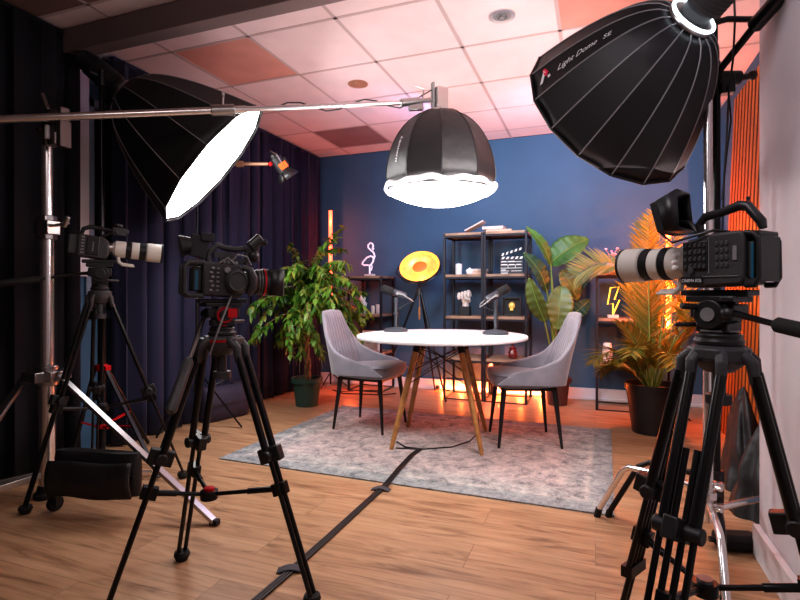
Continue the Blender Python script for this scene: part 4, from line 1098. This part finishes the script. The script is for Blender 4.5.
# hooded monitor
Mm = Matrix.Translation(V(.155, .05, .195)) @ RZ(math.radians(195)).to_4x4() @ Matrix.Rotation(math.radians(-18), 4, 'Y')
m = MB(); m.T = Mm
m.box((0, 0, 0), (.024, .125, .085)); mo = build('monitor', m, 'black', t, bevel=.003)
m = MB(); m.T = Mm
hx = .075
for pts in (((.012, -.06, .042), (.012, .06, .042), (hx, .05, .05), (hx, -.05, .05)), ((.012, -.06, -.042), (.012, .06, -.042), (hx*.7, .055, -.05), (hx*.7, -.055, -.05)), ((.012, .062, -.042), (.012, .062, .042), (hx, .05, .05), (hx*.7, .055, -.05)), ((.012, -.062, -.042), (.012, -.062, .042), (hx, -.05, .05), (hx*.7, -.055, -.05))): m.poly(pts)
build('sun_hood', m, 'black', mo, solid=.003)
build('monitor_arm', MB().tube([(.15, .01, .19), (.155, .03, .17), (.15, .05, .165)], .009, 8).ball((.15, .01, .188), .014, 10, 6), 'blackm', t)
m = MB().tube([(.15, .08, .155), (.1, .09, .125), (.03, .075, .14), (-.02, .06, .15), (-.05, .03, .146)], .0035, 6).tube([(.13, .07, .15), (.09, .08, .145), (.05, .05, .15)], .003, 6)
build('monitor_cable', m, 'black', t)

# --- camera 2, centre-left (we see its right, grip side) ---
h2 = D(.86, .5)
T2, zt2 = tripod('black video tripod with red accents standing in the left foreground', D(-.615, 1.8, .868), [D(-.835, 1.995), D(-.288, 1.706), D(-.925, 1.65)], 'red', .33, head_h=.09, knee=.42, pan=D(-.675, 1.53, .67), gap=.024, low=2, rt=.011, bowl_r=.045, hd=h2, cs=.75)
p2 = D(-.612, 1.8, zt2)
t = camera_rig('black cinema camera with matte box and side grip, beside the ficus', p2, h2, 0.03, 2); t.scale = (.84, .88, .92)
m = MB(); m.prism([(-.09, .01), (.06, .004), (.07, .02), (.07, .115), (.05, .13), (-.09, .135)], .12, RX); b = build('camera_body', m, 'body', t, bevel=.008)
m = MB(); g = random.Random(8)
for j in range(6): m.ball((-.06+.006*(j % 2), -.063, .03+.016*j), (.008, .006, .006), 8, 5); m.box((-.035, -.063, .03+.016*j), (.01, .008, .007))
for i in range(4): m.cyl((-.01+.016*i, -.05, .128), (-.01+.016*i, -.05, .14), .006, n=10)
m.cyl((.0, -.06, .105), (.0, -.075, .105), .012, n=14)
build('button_panel', m, 'grey', b, bevel=.001)
m = MB()
for s in (-1, 1): m.tube([(-.085, s*.05, .13), (-.14, s*.05, .128), (-.155, s*.05, .115), (-.155, s*.05, .02), (-.14, s*.05, .01), (-.085, s*.05, .01)], .01, 8)
m.box((-.15, 0, .07), (.01, .1, .08))
build('rear_guard', m, 'dgrey', t, bevel=.003)
bt = build('battery', MB().box((-.11, 0, .07), (.035, .09, .09)), 'black', t, bevel=.004); build('battery_stripe', MB().box((-.112, -.046, .065), (.012, .003, .07)), 'blue', bt)
m = MB(); m.T = Matrix.Translation(V(.035, -.062, .065)) @ Matrix.Rotation(PI/2, 4, 'X'); m.lathe([(.045, 0), (.046, .02), (.04, .034), (.034, .04), (.03, .036), (.012, .037)], n=28); build('round_side_hub', m, 'dgrey', t, smooth=35)
m = MB().tube([(.06, -.07, .118), (.085, -.085, .11), (.1, -.09, .08), (.1, -.088, .045), (.085, -.075, .02)], [.011, .014, .016, .016, .012], 12); build('hand_grip', m, 'dgrey', t)
m = MB(); m.T = Matrix.Translation(V(.07, 0, .068)) @ Matrix.Rotation(PI/2, 4, 'Y')
m.lathe([(.036, 0), (.038, .02), (.044, .022), (.044, .05), (.04, .052), (.048, .06), (.05, .085), (.053, .088), (.053, .11), (.046, .112)], n=40); ln = build('lens_barrel', m, 'black', t, smooth=35)
for k, z in enumerate((.028, .035, .042, .066, .073, .08)):
    pass
m = MB(); m.T = Matrix.Translation(V(.07, 0, .068)) @ Matrix.Rotation(PI/2, 4, 'Y')
for z, r in ((.03, .0445), (.042, .0445), (.068, .0495), (.08, .0505)): m.torus((0, 0, z), (0, 0, 1), r, .0012, 36, 6)
build('gear_ring', m, 'grey', ln)
m = MB(); m.T = Matrix.Translation(V(.07, 0, .068)) @ Matrix.Rotation(PI/2, 4, 'Y'); m.lathe([(.0535, .09), (.0535, .096)], n=36, caps=(0, 0)); build('red_ring', m, 'red', ln)
m = MB()
xa, xb = .18, .235
for s in (-1, 1):
    m.poly([(xa, s*.05, .115), (xb, s*.055, .12), (xb, s*.055, .018), (xa, s*.05, .022)]); 
m.poly([(xa, -.05, .115), (xa, .05, .115), (xb, .055, .12), (xb, -.055, .12)]); m.poly([(xa, -.05, .022), (xa, .05, .022), (xb, .055, .018), (xb, -.055, .018)])
build('matte_box', m, 'black', t, solid=.004)
m = MB().tube([(xb, -.055, .12), (xb, .055, .12), (xb, .055, .018), (xb, -.055, .018)], .003, 6, close=True); build('matte_box_edge', m, 'grey', t)
m = MB().tube([(-.06, 0, .13), (-.065, 0, .155), (-.05, 0, .18), (-.03, 0, .2), (.0, 0, .192), (.05, 0, .188), (.085, 0, .195), (.095, 0, .19), (.09, 0, .15), (.085, 0, .125)], [.01, .01, .012, .012, .011, .011, .012, .012, .01, .009], 10)
m.box((.0, 0, .165), (.08, .02, .02)); m.box((.03, 0, .145), (.1, .03, .015))
build('top_handle', m, 'dgrey', t)
m = MB().tube([(-.08, 0, .15), (-.11, .0, .16), (-.1, 0, .21)], .008, 8).box((-.1, .0, .19), (.07, .03, .08), Matrix.Rotation(.2, 3, 'Y')).tube([(-.13, 0, .19), (-.15, 0, .19), (-.17, 0, .185)], [.03, .035, .04], 16)
m.box((-.07, .0, .225), (.05, .05, .03))
build('viewfinder', m, 'black', t, bevel=.004)
m = MB().cyl((.1, -.02, .2), (.14, -.02, .235), .022, n=18).ball((.115, -.02, .165), .024, 14, 8).cyl((.1, -.02, .15), (.13, -.02, .205), .01); m.cyl((.14, -.02, .222), (.165, -.02, .222), .014)
build('accessory_knobs', m, 'black', t)
build('knob_cap', MB().cyl((.136, -.02, .232), (.143, -.02, .238), .018).cyl((.165, -.02, .222), (.167, -.02, .222), .011), 'lgrey', t)
for pts, r in (([(.02, -.05, .14), (.04, -.06, .165), (.08, -.05, .16), (.1, -.04, .13)], .004), ([(-.03, -.06, .13), (.0, -.07, .15), (.03, -.06, .13)], .0035), ([(.02, -.06, .01), (-.02, -.1, -.07), (-.05, -.11, -.15), (-.06, -.08, -.2)], .004)):
    build('loose_cable', MB().tube(pts, r, 6), 'grey', t)


# --- camera 1, far left ---
h1 = D(.87, .474)
T1, zt1 = tripod('slim black tripod behind the chrome stand, under the far-left camera', D(-1.555, 2.7, 1.03), [D(-1.2, 2.88), D(-1.74, 2.42), D(-1.75, 2.98)], 'dgrey', .42, head_h=.12, knee=.5, pan=D(-1.95, 2.45, 1.06), gap=.022, low=2, rt=.009, bowl_r=.042, hd=h1, crown='dgrey', cs=.5)
p1 = D(-1.59, 2.7, zt1)
t = camera_rig('black camera with a white telephoto lens at far left beside the chrome stand', p1, h1, 0.085, 1); t.scale = (.92, 1, 1)
m = MB(); m.prism([(-.08, .01), (.06, .006), (.075, .03), (.07, .1), (.04, .12), (-.08, .125)], .11, RX); b = build('camera_body', m, 'body', t, bevel=.008)
build('side_panel', MB().box((-.005, -.058, .068), (.06, .008, .09)), 'black', b, bevel=.003)
m = MB()
for j in range(6): m.box((-.055, -.057, .03+.016*j), (.016, .006, .008))
for i in range(6): m.box((-.005, -.0625, .045+.008*i), (.006, .001, .006 if i % 2 else .0055))
build('button_panel', m, 'grey', b, bevel=.0008)
build('rear_battery', MB().box((-.1, 0, .07), (.05, .08, .1)), 'dgrey', t, bevel=.008)
build('lens_mount', MB().cyl((.07, 0, .07), (.09, 0, .07), .034, n=28), 'copper' if False else 'steel', t)
white_lens(t, .09, .26, .07, .05)
m = MB().tube([(-.07, 0, .12), (-.06, 0, .155), (-.03, 0, .17), (.05, 0, .165), (.09, 0, .16)], [.01, .012, .012, .011, .012], 10).tube([(.02, 0, .12), (.05, 0, .135), (.09, 0, .155)], .008, 8)
build('top_handle', m, 'black', t)
m = MB().box((.115, -.01, .16), (.07, .05, .04)).cyl((.11, -.01, .185), (.11, -.01, .2), .022, n=16).ball((.15, -.02, .165), .016, 10, 6).cyl((.1, -.04, .155), (.1, -.055, .155), .008)
build('handle_control_block', m, 'dgrey', t, bevel=.004)

# ------------------------------------------------------------------ lighting stands
# black stand with red collars below the parabolic softbox
SB = D(-1.775, 3.1)
t = thing('light_stand', 'black light stand with red collars and red braced legs beside the navy curtain', 'light stand', SB)
hd = ROOTM[sbL.name] @ V(0, 0, -.66-.2) - SB
build('pole', MB().cyl((0, 0, .07), (0, 0, 1.0), .022).cyl((0, 0, 1.0), (0, 0, 1.62), .017).cyl((0, 0, 1.62), (0, 0, hd.z-.11), .013), 'blackm', t)
build('collar', MB().cyl((0, 0, .56), (0, 0, .6), .034, n=10).box((0, 0, .58), (.11, .04, .03)), 'red', t, bevel=.003); build('collar', MB().cyl((0, 0, .22), (0, 0, .245), .032, n=10).box((.02, 0, .232), (.08, .03, .02)), 'red', t, bevel=.003)
for k, a in enumerate((math.radians(-8), math.radians(100), math.radians(228))):
    l_ = .52 if k == 0 else (.42 if k == 1 else .42); dr = V(math.cos(a), math.sin(a), 0)
    if SB.x+dr.x*l_ < -2.85: l_ = max(.12, (-2.86-SB.x)/dr.x) if dr.x < 0 else l_
    lg = build('leg', MB().bar(dr*.035+V(0, 0, .58), dr*l_+V(0, 0, .012), .022, .012), 'blackm', t, bevel=.002)
    build('leg_brace', MB().bar(dr*.03+V(0, 0, .235), (dr*.035+V(0, 0, .58)).lerp(dr*l_+V(0, 0, .012), .55), .018, .008), 'red', lg)
m = MB().box(V(0, 0, hd.z-.07), (.05, .05, .1)).bar(V(0, 0, hd.z-.05), hd, .03, .05); m.cyl((0, -.03, hd.z-.06), (0, -.08, hd.z-.06), .01)
build('tilt_bracket', m, 'black', t, bevel=.004)

# chrome C-stand under the dome softbox
CB = D(1.165, 1.97)
t = thing('chrome_c_stand', 'chrome stand with splayed bent legs by the white partition, under the dome softbox', 'light stand', CB)
hd = ROOTM[sbR.name] @ V(0, 0, -.43-.16) - CB
build('column', MB().cyl((0, 0, .16), (0, 0, 1.1), .0175, n=18).cyl((0, 0, 1.1), (0, 0, hd.z-.1), .0155, n=18), 'chrome', t)
build('column_lock', MB().cyl((0, 0, 1.07), (0, 0, 1.12), .024).box((-.03, 0, 1.09), (.04, .014, .03)).cyl((0, 0, hd.z-.14), (0, 0, hd.z-.1), .022), 'black', t, bevel=.002)
m = MB()
for z, s in ((.3, 1), (.26, -1), (.22, 1)): m.cyl((0, 0, z-.014), (0, 0, z+.014), .03, n=12); m.box((.03*s, .0, z), (.04, .03, .02)); m.cyl((.02*s, -.03, z), (.035*s, -.05, z), .009)
build('leg_hub', m, 'chrome', t, bevel=.002)
for z, (fx, fy) in zip((.27, .235, .2), ((D(.905, 2.38)-CB).to_2d(), (D(.985, 1.56)-CB).to_2d(), (D(1.62, 2.17)-CB).to_2d())):
    dr = V(fx, fy, 0); L = dr.length; dr.normalize()
    pts = [dr*.02+V(0, 0, z), dr*L*.3+V(0, 0, z), dr*(L*.62)+V(0, 0, z-.005), dr*(L*.7)+V(0, 0, z-.03), dr*L+V(0, 0, .03)]
    if z > .26: pts = [dr*.02+V(0, 0, z), dr*L*.4+V(0, 0, z+.01), dr*(L*.68)+V(0, 0, z-.0), dr*(L*.74)+V(0, 0, z-.02), dr*L+V(0, 0, .03)]
    lg = build('leg', MB().tube(pts, .0125, 12), 'chrome', t, smooth=70)
    build('foot_cap', MB().cyl(pts[-1]+V(0, 0, .012)-dr*.006, pts[-1]+dr*.006+V(0, 0, -.03), .015), 'rubber', lg)
m = MB().box(V(0, 0, hd.z-.06), (.055, .06, .1)).bar(V(0, 0, hd.z-.03), hd, .04, .06); m.tube([(.0, 0, hd.z-.02), D(.06, -.02, hd.z-.01), D(.17, .0, hd.z+.0)], .012, 8)
build('tilt_bracket', m, 'black', t, bevel=.004)

# black C-stand just behind, with the dark boom rising to the right
KB = D(1.27, 2.09)
t = thing('black_c_stand', 'black stand behind the chrome one, with dark boom arm rising to upper right', 'light stand', KB)
build('column', MB().cyl((0, 0, .12), (0, 0, 1.95), .014, n=14), 'blackm', t)
for a, z in ((D(.955, 2.38)-KB, .28), (D(1.38, 2.36)-KB, .24), (D(1.06, 1.7)-KB, .2)):
    a.z = 0; L = a.length; dr = a.normalized()
    lg = build('leg', MB().tube([dr*.01+V(0, 0, z), dr*L*.6+V(0, 0, z+.005), dr*L*.7+V(0, 0, z-.02), dr*L+V(0, 0, .02)], .0125, 10), 'blackm', t, smooth=70)
    build('foot_cap', MB().cyl(dr*L+V(0, 0, .03)-dr*.004, dr*L+V(0, 0, .0)+dr*.004, .015), 'rubber', lg)
build('leg_hub', MB().cyl((0, 0, .18), (0, 0, .31), .026, n=12), 'black', t)
gp = at(727, 78, 2.08)-KB; 
m = MB().cyl(V(gp.x, gp.y, gp.z)-D(.04, 0), gp+D(.05, 0), .028, n=14).cyl(gp+D(.05, 0), gp+D(.1, 0, .01), .012).ball(gp+D(.1, 0, .01), .02, 10, 6).box(gp+V(0, 0, -.03), (.05, .05, .07)).bar(V(0, 0, 1.9), gp, .03)
build('grip_head', m, 'black', t, bevel=.004)
bmA = at(718, 72, 2.08)-KB; bmB = at(757, 23, 1.9)-KB; bmC = at(788, -12, 1.75)-KB
build('boom_arm', MB().cyl(bmA, bmB, .014).cyl(bmB.lerp(bmA, .05), bmC, .027, n=16), 'blackm', t)
m = MB().tube([at(734, -6, 1.95)-KB, at(735, 20, 1.95)-KB, at(733, 60, 1.98)-KB, at(729, 90, 2.0)-KB, at(727, 130, 2.0)-KB, at(724, 180, 2.0)-KB, at(722, 240, 2.02)-KB], .004, 6).tube([at(728, 85, 2.05)-KB, at(731, 120, 2.05)-KB, at(726, 160, 2.05)-KB, at(722, 200, 2.06)-KB], .0035, 6)
build('hanging_cable', m, 'black', t)

# small fixture by the curtain on a thin stand
FB = D((197-400)/FPX*3.95, 3.95)
t = thing('light_stand', 'thin dark stand in front of the navy curtain, seen behind the parabolic softbox', 'light stand', FB)
zt = at(197, 160, 3.95).z
build('pole', MB().cyl((0, 0, .1), (0, 0, 1.0), .011).cyl((0, 0, 1.0), (0, 0, zt), .008), 'blackm', t)
build('joint', MB().cyl((0, 0, .985), (0, 0, 1.02), .016), 'lgrey', t)
for k in range(3):
    a = .35+k*2*PI/3; build('leg', MB().bar((0, 0, .45), (.34*math.cos(a), .34*math.sin(a), .008), .014, .008), 'blackm', t)
armA = V(0, 0, zt-.03); armB = at(268, 164, 4.0)-FB
build('side_arm', MB().cyl(armA, armB, .014, n=12).cyl(armA.lerp(armB, .55), armA.lerp(armB, .65), .024), 'brass', t)
HP = at(282, 168, 4.0)
Rf = basis(D(.5, .3, -.75).normalized())
t = thing('spot_fixture', 'small black spotlight with orange gel on a side arm near the ceiling corner', 'studio light', HP, Rf)
build('fixture_body', MB().cyl((0, 0, -.09), (0, 0, .03), .045, n=20).cyl((0, 0, -.12), (0, 0, -.09), .03).box((0, .055, -.03), (.03, .02, .06)), 'black', t, bevel=.003)
m = MB()
for k in range(4):
    a = k*PI/2; c, s = math.cos(a), math.sin(a); rot = Matrix.Rotation(a, 3, 'Z')
    m.poly([rot @ V(.045, -.04, .03), rot @ V(.045, .04, .03), rot @ V(.075, .055, .09), rot @ V(.075, -.055, .09)])
build('barn_door', m, 'black', t, solid=.002)
build('gel', MB().box((-.05, .0, -.01), (.03, .06, .05)), 'copper', t, bevel=.003)
build('red_clamp', MB().box((.02, -.05, -.07), (.03, .03, .03)), 'red', t, bevel=.004)
build('mount_yoke', MB().tube([(.05, 0, -.03), (.06, 0, -.1), (0, 0, -.15), (-.06, 0, -.1), (-.05, 0, -.03)], .006, 8), 'steel', t)

# ------------------------------------------------------------------ bags and floor clutter
def sandbag(label, loc, ang, w, h, dep, name='sandbag', mt='bag', cat='sandbag', seed=1, handle=True):
    g = random.Random(seed); t = thing(name, label, cat, loc, RZ(ang))
    def pouch(y, tilt, hh, name):
        m = MB(); N = 28; rings_ = []
        for j in range(11):
            v = j/10; z = hh*v; prof = math.sin(PI*(.07+.86*v))**.32
            ring = []
            for k in range(N):
                a = 2*PI*k/N; c, s = math.cos(a), math.sin(a)
                x = (abs(c)**.45)*(1 if c > 0 else -1)*w/2*(.93+.07*prof)
                yy = (abs(s)**.7)*(1 if s > 0 else -1)*dep/2*prof*(.95+.05*math.sin(x*18+seed+z*9))
                ring.append(V(x, y+yy+tilt*(hh-z), z + .004*math.sin(x*13+seed)*v))
            rings_.append(ring)
        m.rings(rings_); return m
    a = pouch(0, 0, h, 'a'); b = build('pouch', a, mt, t, smooth=70)
    m = MB().tube([(-w*.48, -.01, h*.93), (-w*.2, -.012, h*.97), (w*.2, -.012, h*.96), (w*.48, -.01, h*.93)], .006, 6); m.box((0, -dep*.47, h*.5), (w*.97, .006, .012))
    build('seam', m, 'black', b)
    if handle:
        build('strap', MB().tube([(-w*.2, 0, h*.9), (-w*.18, .0, h*1.06), (0, 0, h*1.14), (w*.18, 0, h*1.06), (w*.2, 0, h*.9)], .007, 6), 'black', t)
    return t
bp_ = at(98, 487, 2.42)
t = sandbag('black nylon saddle sandbag hanging over the chrome stand leg at lower left', (bp_.x+.0, bp_.y, .09), math.radians(15), .42, .2, .09, seed=3, handle=False)
m = MB(); 
def flap(u, v): return V((u-.5)*.4, -.06-.02*math.sin(v*PI)+.006*math.sin(u*9)*v, .165-.16*v + .004*math.sin(u*7))
m.grid(flap, 20, 8); build('front_flap', m, 'bag', t, solid=.012, smooth=70)
p = at(55, 508, 2.45); 
t = thing('caster_wheel', 'black rubber caster wheel under the sandbag at lower left', 'wheel', (p.x, p.y, 0))
build('wheel', MB().cyl((-.014, 0, .035), (.014, 0, .035), .035, n=20), 'rubber', t, bevel=.004); build('fork', MB().box((0, 0, .085), (.04, .04, .05)).box((-.02, 0, .055), (.006, .03, .06)).box((.02, 0, .055), (.006, .03, .06)), 'black', t, bevel=.004)
p = at(220, 418, 4.3)
sandbag('dark purple equipment bag on the floor against the navy curtain, behind the front tripod', (p.x+.04, p.y-.0, .0), math.radians(75), .44, .27, .24, 'equipment_bag', 'purplebag', 'bag', 5)
# heap by the partition
p = D(1.53, 2.40); 
def heap(label, loc, R_x, R_y, H, seed, name):
    m = MB()
    def f(u, v):
        a = 2*PI*u; r = (1-v)**.55; w = 1+.12*math.sin(a*5+seed)+.07*math.sin(a*9+v*6)+.05*math.sin(v*14+a*2)
        return V(R_x*r*w*math.cos(a), R_y*r*w*math.sin(a), .0+H*v*(1+.05*math.sin(a*3)))
    m.grid(f, 60, 24, True)
    return single(name, m, 'bag', label, 'bag', loc, smooth=70)
heap('black cloth bag heaped against the slat panel behind the chrome stand', (.74, 3.25, 0), .1, .2, .5, 2, 'cloth_bag')
heap('low black bag slumped at the foot of the chrome stand beside the partition', (.74, 2.85, 0), .14, .17, .42, 4, 'cloth_bag')
p = D(1.42, 2.11)
t = thing('power_brick', 'black rounded power brick on the floor at the foot of the white partition', 'power brick', (.525, 2.42, 0), RZ(.25))
build('brick_body', MB().box((0, 0, .035), (.16, .09, .06)), 'rubber', t, bevel=.02); build('cable_gland', MB().cyl((-.08, 0, .035), (-.1, 0, .035), .012), 'black', t)
m = MB(); 
def fp(x, y, z=.006):
    d = FPX*HC/(y-HOR); return D((x-400)/FPX*d, d, z)
def ribbon(pts, w, h=.004):
    m = MB()
    P_ = [Vector(p) for p in pts]; R2 = []
    for i, p in enumerate(P_):
        tg = (P_[min(i+1, len(P_)-1)]-P_[max(i-1, 0)]); tg.z = 0; tg.normalize(); s = V(-tg.y, tg.x, 0)*w/2
        R2.append([p-s, p+s, p+s*.8+V(0, 0, h), p-s*.8+V(0, 0, h)])
    return m.rings(R2)
cp = [fp(255, 603, .001), fp(290, 573, .001), fp(330, 537, .001), fp(380, 491, .001), fp(386, 487, .009), fp(400, 470, .009), fp(412, 457, .009), fp(420, 451, .009)]
m = MB()
for s in (-1, 0, 1):
    off = D(.012*s, 0)
    m.tube([p+off+V(0, 0, .005) for p in cp], .0055, 6)
single('floor_cable', m, 'black', 'flat run of black cables crossing the floor from the bottom edge to the table', 'cable', smooth=70)
def tape(x, y, ang, label):
    p = fp(x, y, .012); m = MB()
    def f(u, v):
        X = (u-.5)*.1; return V(X, (v-.5)*.045, .003-.0125*min(1, abs(X)/.045)**2)
    m.grid(f, 14, 4); single('tape_strip', m, 'tape', label, 'tape', (p.x, p.y, .012), RZ(ang), group='tape strips over the floor cable', solid=.001)
tape(381, 490, .1, 'grey tape strip over the floor cable just in front of the rug'); tape(291, 571, .4, 'dark tape strip over the floor cable beside the front tripod leg')
m = MB().tube([fp(396, 450, .014), fp(412, 451, .014), fp(425, 451, .014), fp(452, 449, .014), fp(470, 443, .014), fp(479, 436, .03), fp(478, 434, .16)], .004, 6)
m.tube([fp(420, 451, .014), fp(405, 449, .014), fp(397, 444, .016)], .005, 6)
single('table_cable', m, 'black', 'thin black cable looping across the rug between the table legs', 'cable', smooth=70)
m = MB().tube([D(1.37, 1.99, .005), D(1.34, 1.86, .005), D(1.28, 1.62, .005), D(1.2, 1.45, .005)], .005, 6)
single('floor_cable', m, 'black', 'thin black cord on the floor beside the right baseboard', 'cable')
m = MB().tube([V(.86, 3.6, .2), V(.8, 3.5, .6), V(.82, 3.7, 1.0), V(.84, 3.8, 1.1)], .004, 6)
# dark cords in the left corner under the low shelf
m = MB().tube([V(-2.6, 4.9, .006), V(-2.4, 4.75, .006), V(-2.2, 4.8, .006), V(-2.0, 4.82, .006), V(-1.9, 4.95, .006)], .005, 6).tube([V(-2.5, 4.8, .006), V(-2.35, 4.95, .006), V(-2.1, 5.05, .006)], .005, 6)
single('floor_cable', m, 'black', 'tangle of thin black cords on the floor under the low shelf behind the ficus', 'cable', smooth=70)

# ------------------------------------------------------------------ light
def lamp(name, kind, loc, energy, color, size=.1, rot=None, spot=None, vis=True):
    l = bpy.data.lights.new(name, kind); l.energy = energy; l.color = color
    if kind == 'AREA': l.shape = 'DISK'; l.size = size
    elif kind in ('POINT', 'SPOT'): l.shadow_soft_size = size
    if spot: l.spot_size = spot; l.spot_blend = .6
    o = bpy.data.objects.new(name, l); COL.objects.link(o); o.location = loc
    if rot is not None: o.rotation_mode = 'QUATERNION'; o.rotation_quaternion = Vector(rot).to_track_quat('-Z', 'Y')
    return o
lamp('gold_dish_bulb', 'POINT', LP + bc + nb*-.05, 1.5, (1, .5, .12), .03)
for k in range(4):
    lamp('left_tube_glow', 'POINT', (-2.70, 5.04, .85+.32*k), 2.6, (1, .1, .03), 0)
    lamp('right_tube_glow', 'POINT', (.50, 4.56, .8+.24*k), 17, (1, .17, .025), 0)
for k in range(6): lamp('floor_tube_glow', 'POINT', (-1.5+.2*k, 5.272, .05), 4.2, (1, .17, .03), 0)
lamp('red_corner_glow', 'POINT', (-2.4, 4.9, .3), 7, (1, .12, .04), .0)
lamp('shelf_glow', 'POINT', (-.99, 5.2, .3), 10, (1, .13, .05), .0)
lamp('palm_glow', 'POINT', (.62, 4.0, 1.3), 9, (1, .15, .025), 0)  # extra unseen points, added to push more orange onto the fronds
lamp('palm_glow', 'POINT', (.36, 4.5, 1.2), 9, (1, .17, .03), 0)
lamp('violet_glow', 'POINT', (.1, 4.9, 1.5), 2.2, (.9, .25, .5), .0)
lamp('ceiling_bounce', 'AREA', (-.5, 3.3, 1.5), 24, (1, .8, .79), 2.6, (0, 0, 1))  # added unseen uplight standing in for bounce onto the ceiling
lamp('wall_wash', 'SPOT', (-.45, 3.7, 2.25), 100, (.5, .7, 1), .25, (0, 1.7, -.7), math.radians(120))
lamp('added_room_fill', 'AREA', (-.7, .3, 2.5), 15, (1, .84, .8), 1.2, (.0, .25, -1))  # unseen fill lamp added to brighten the foreground
lamp('curtain_wash', 'AREA', (-1.2, 4.2, 2.4), 5, (.35, .35, 1), .6, (-1, 0, -.5))
lamp('partition_wash', 'AREA', (-.3, .9, 2.3), 9, (.95, .9, 1), .6, (1, .1, -.6))

wd = bpy.data.worlds.new('World'); sc.world = wd; wd.use_nodes = True
wd.node_tree.nodes['Background'].inputs['Color'].default_value = (.35, .4, .6, 1); wd.node_tree.nodes['Background'].inputs['Strength'].default_value = .05

# ------------------------------------------------------------------ camera
cam = bpy.data.cameras.new('camera'); co = bpy.data.objects.new('camera', cam); COL.objects.link(co); sc.camera = co
cam.sensor_fit = 'HORIZONTAL'; cam.sensor_width = 36; cam.lens = 36*FPX/800; cam.shift_y = (HOR-300)/800; cam.clip_start = .02
co.location = (0, 0, HC)
fwd = D(0, 1); co.rotation_euler = (PI/2, 0, math.atan2(-fwd.x, fwd.y))
sc.view_settings.view_transform = 'Standard'
try: sc.view_settings.look = 'Medium High Contrast'
except Exception: pass
sc.view_settings.exposure = -0.1
sc.cycles.use_denoising = True
sc.cycles.max_bounces = 6
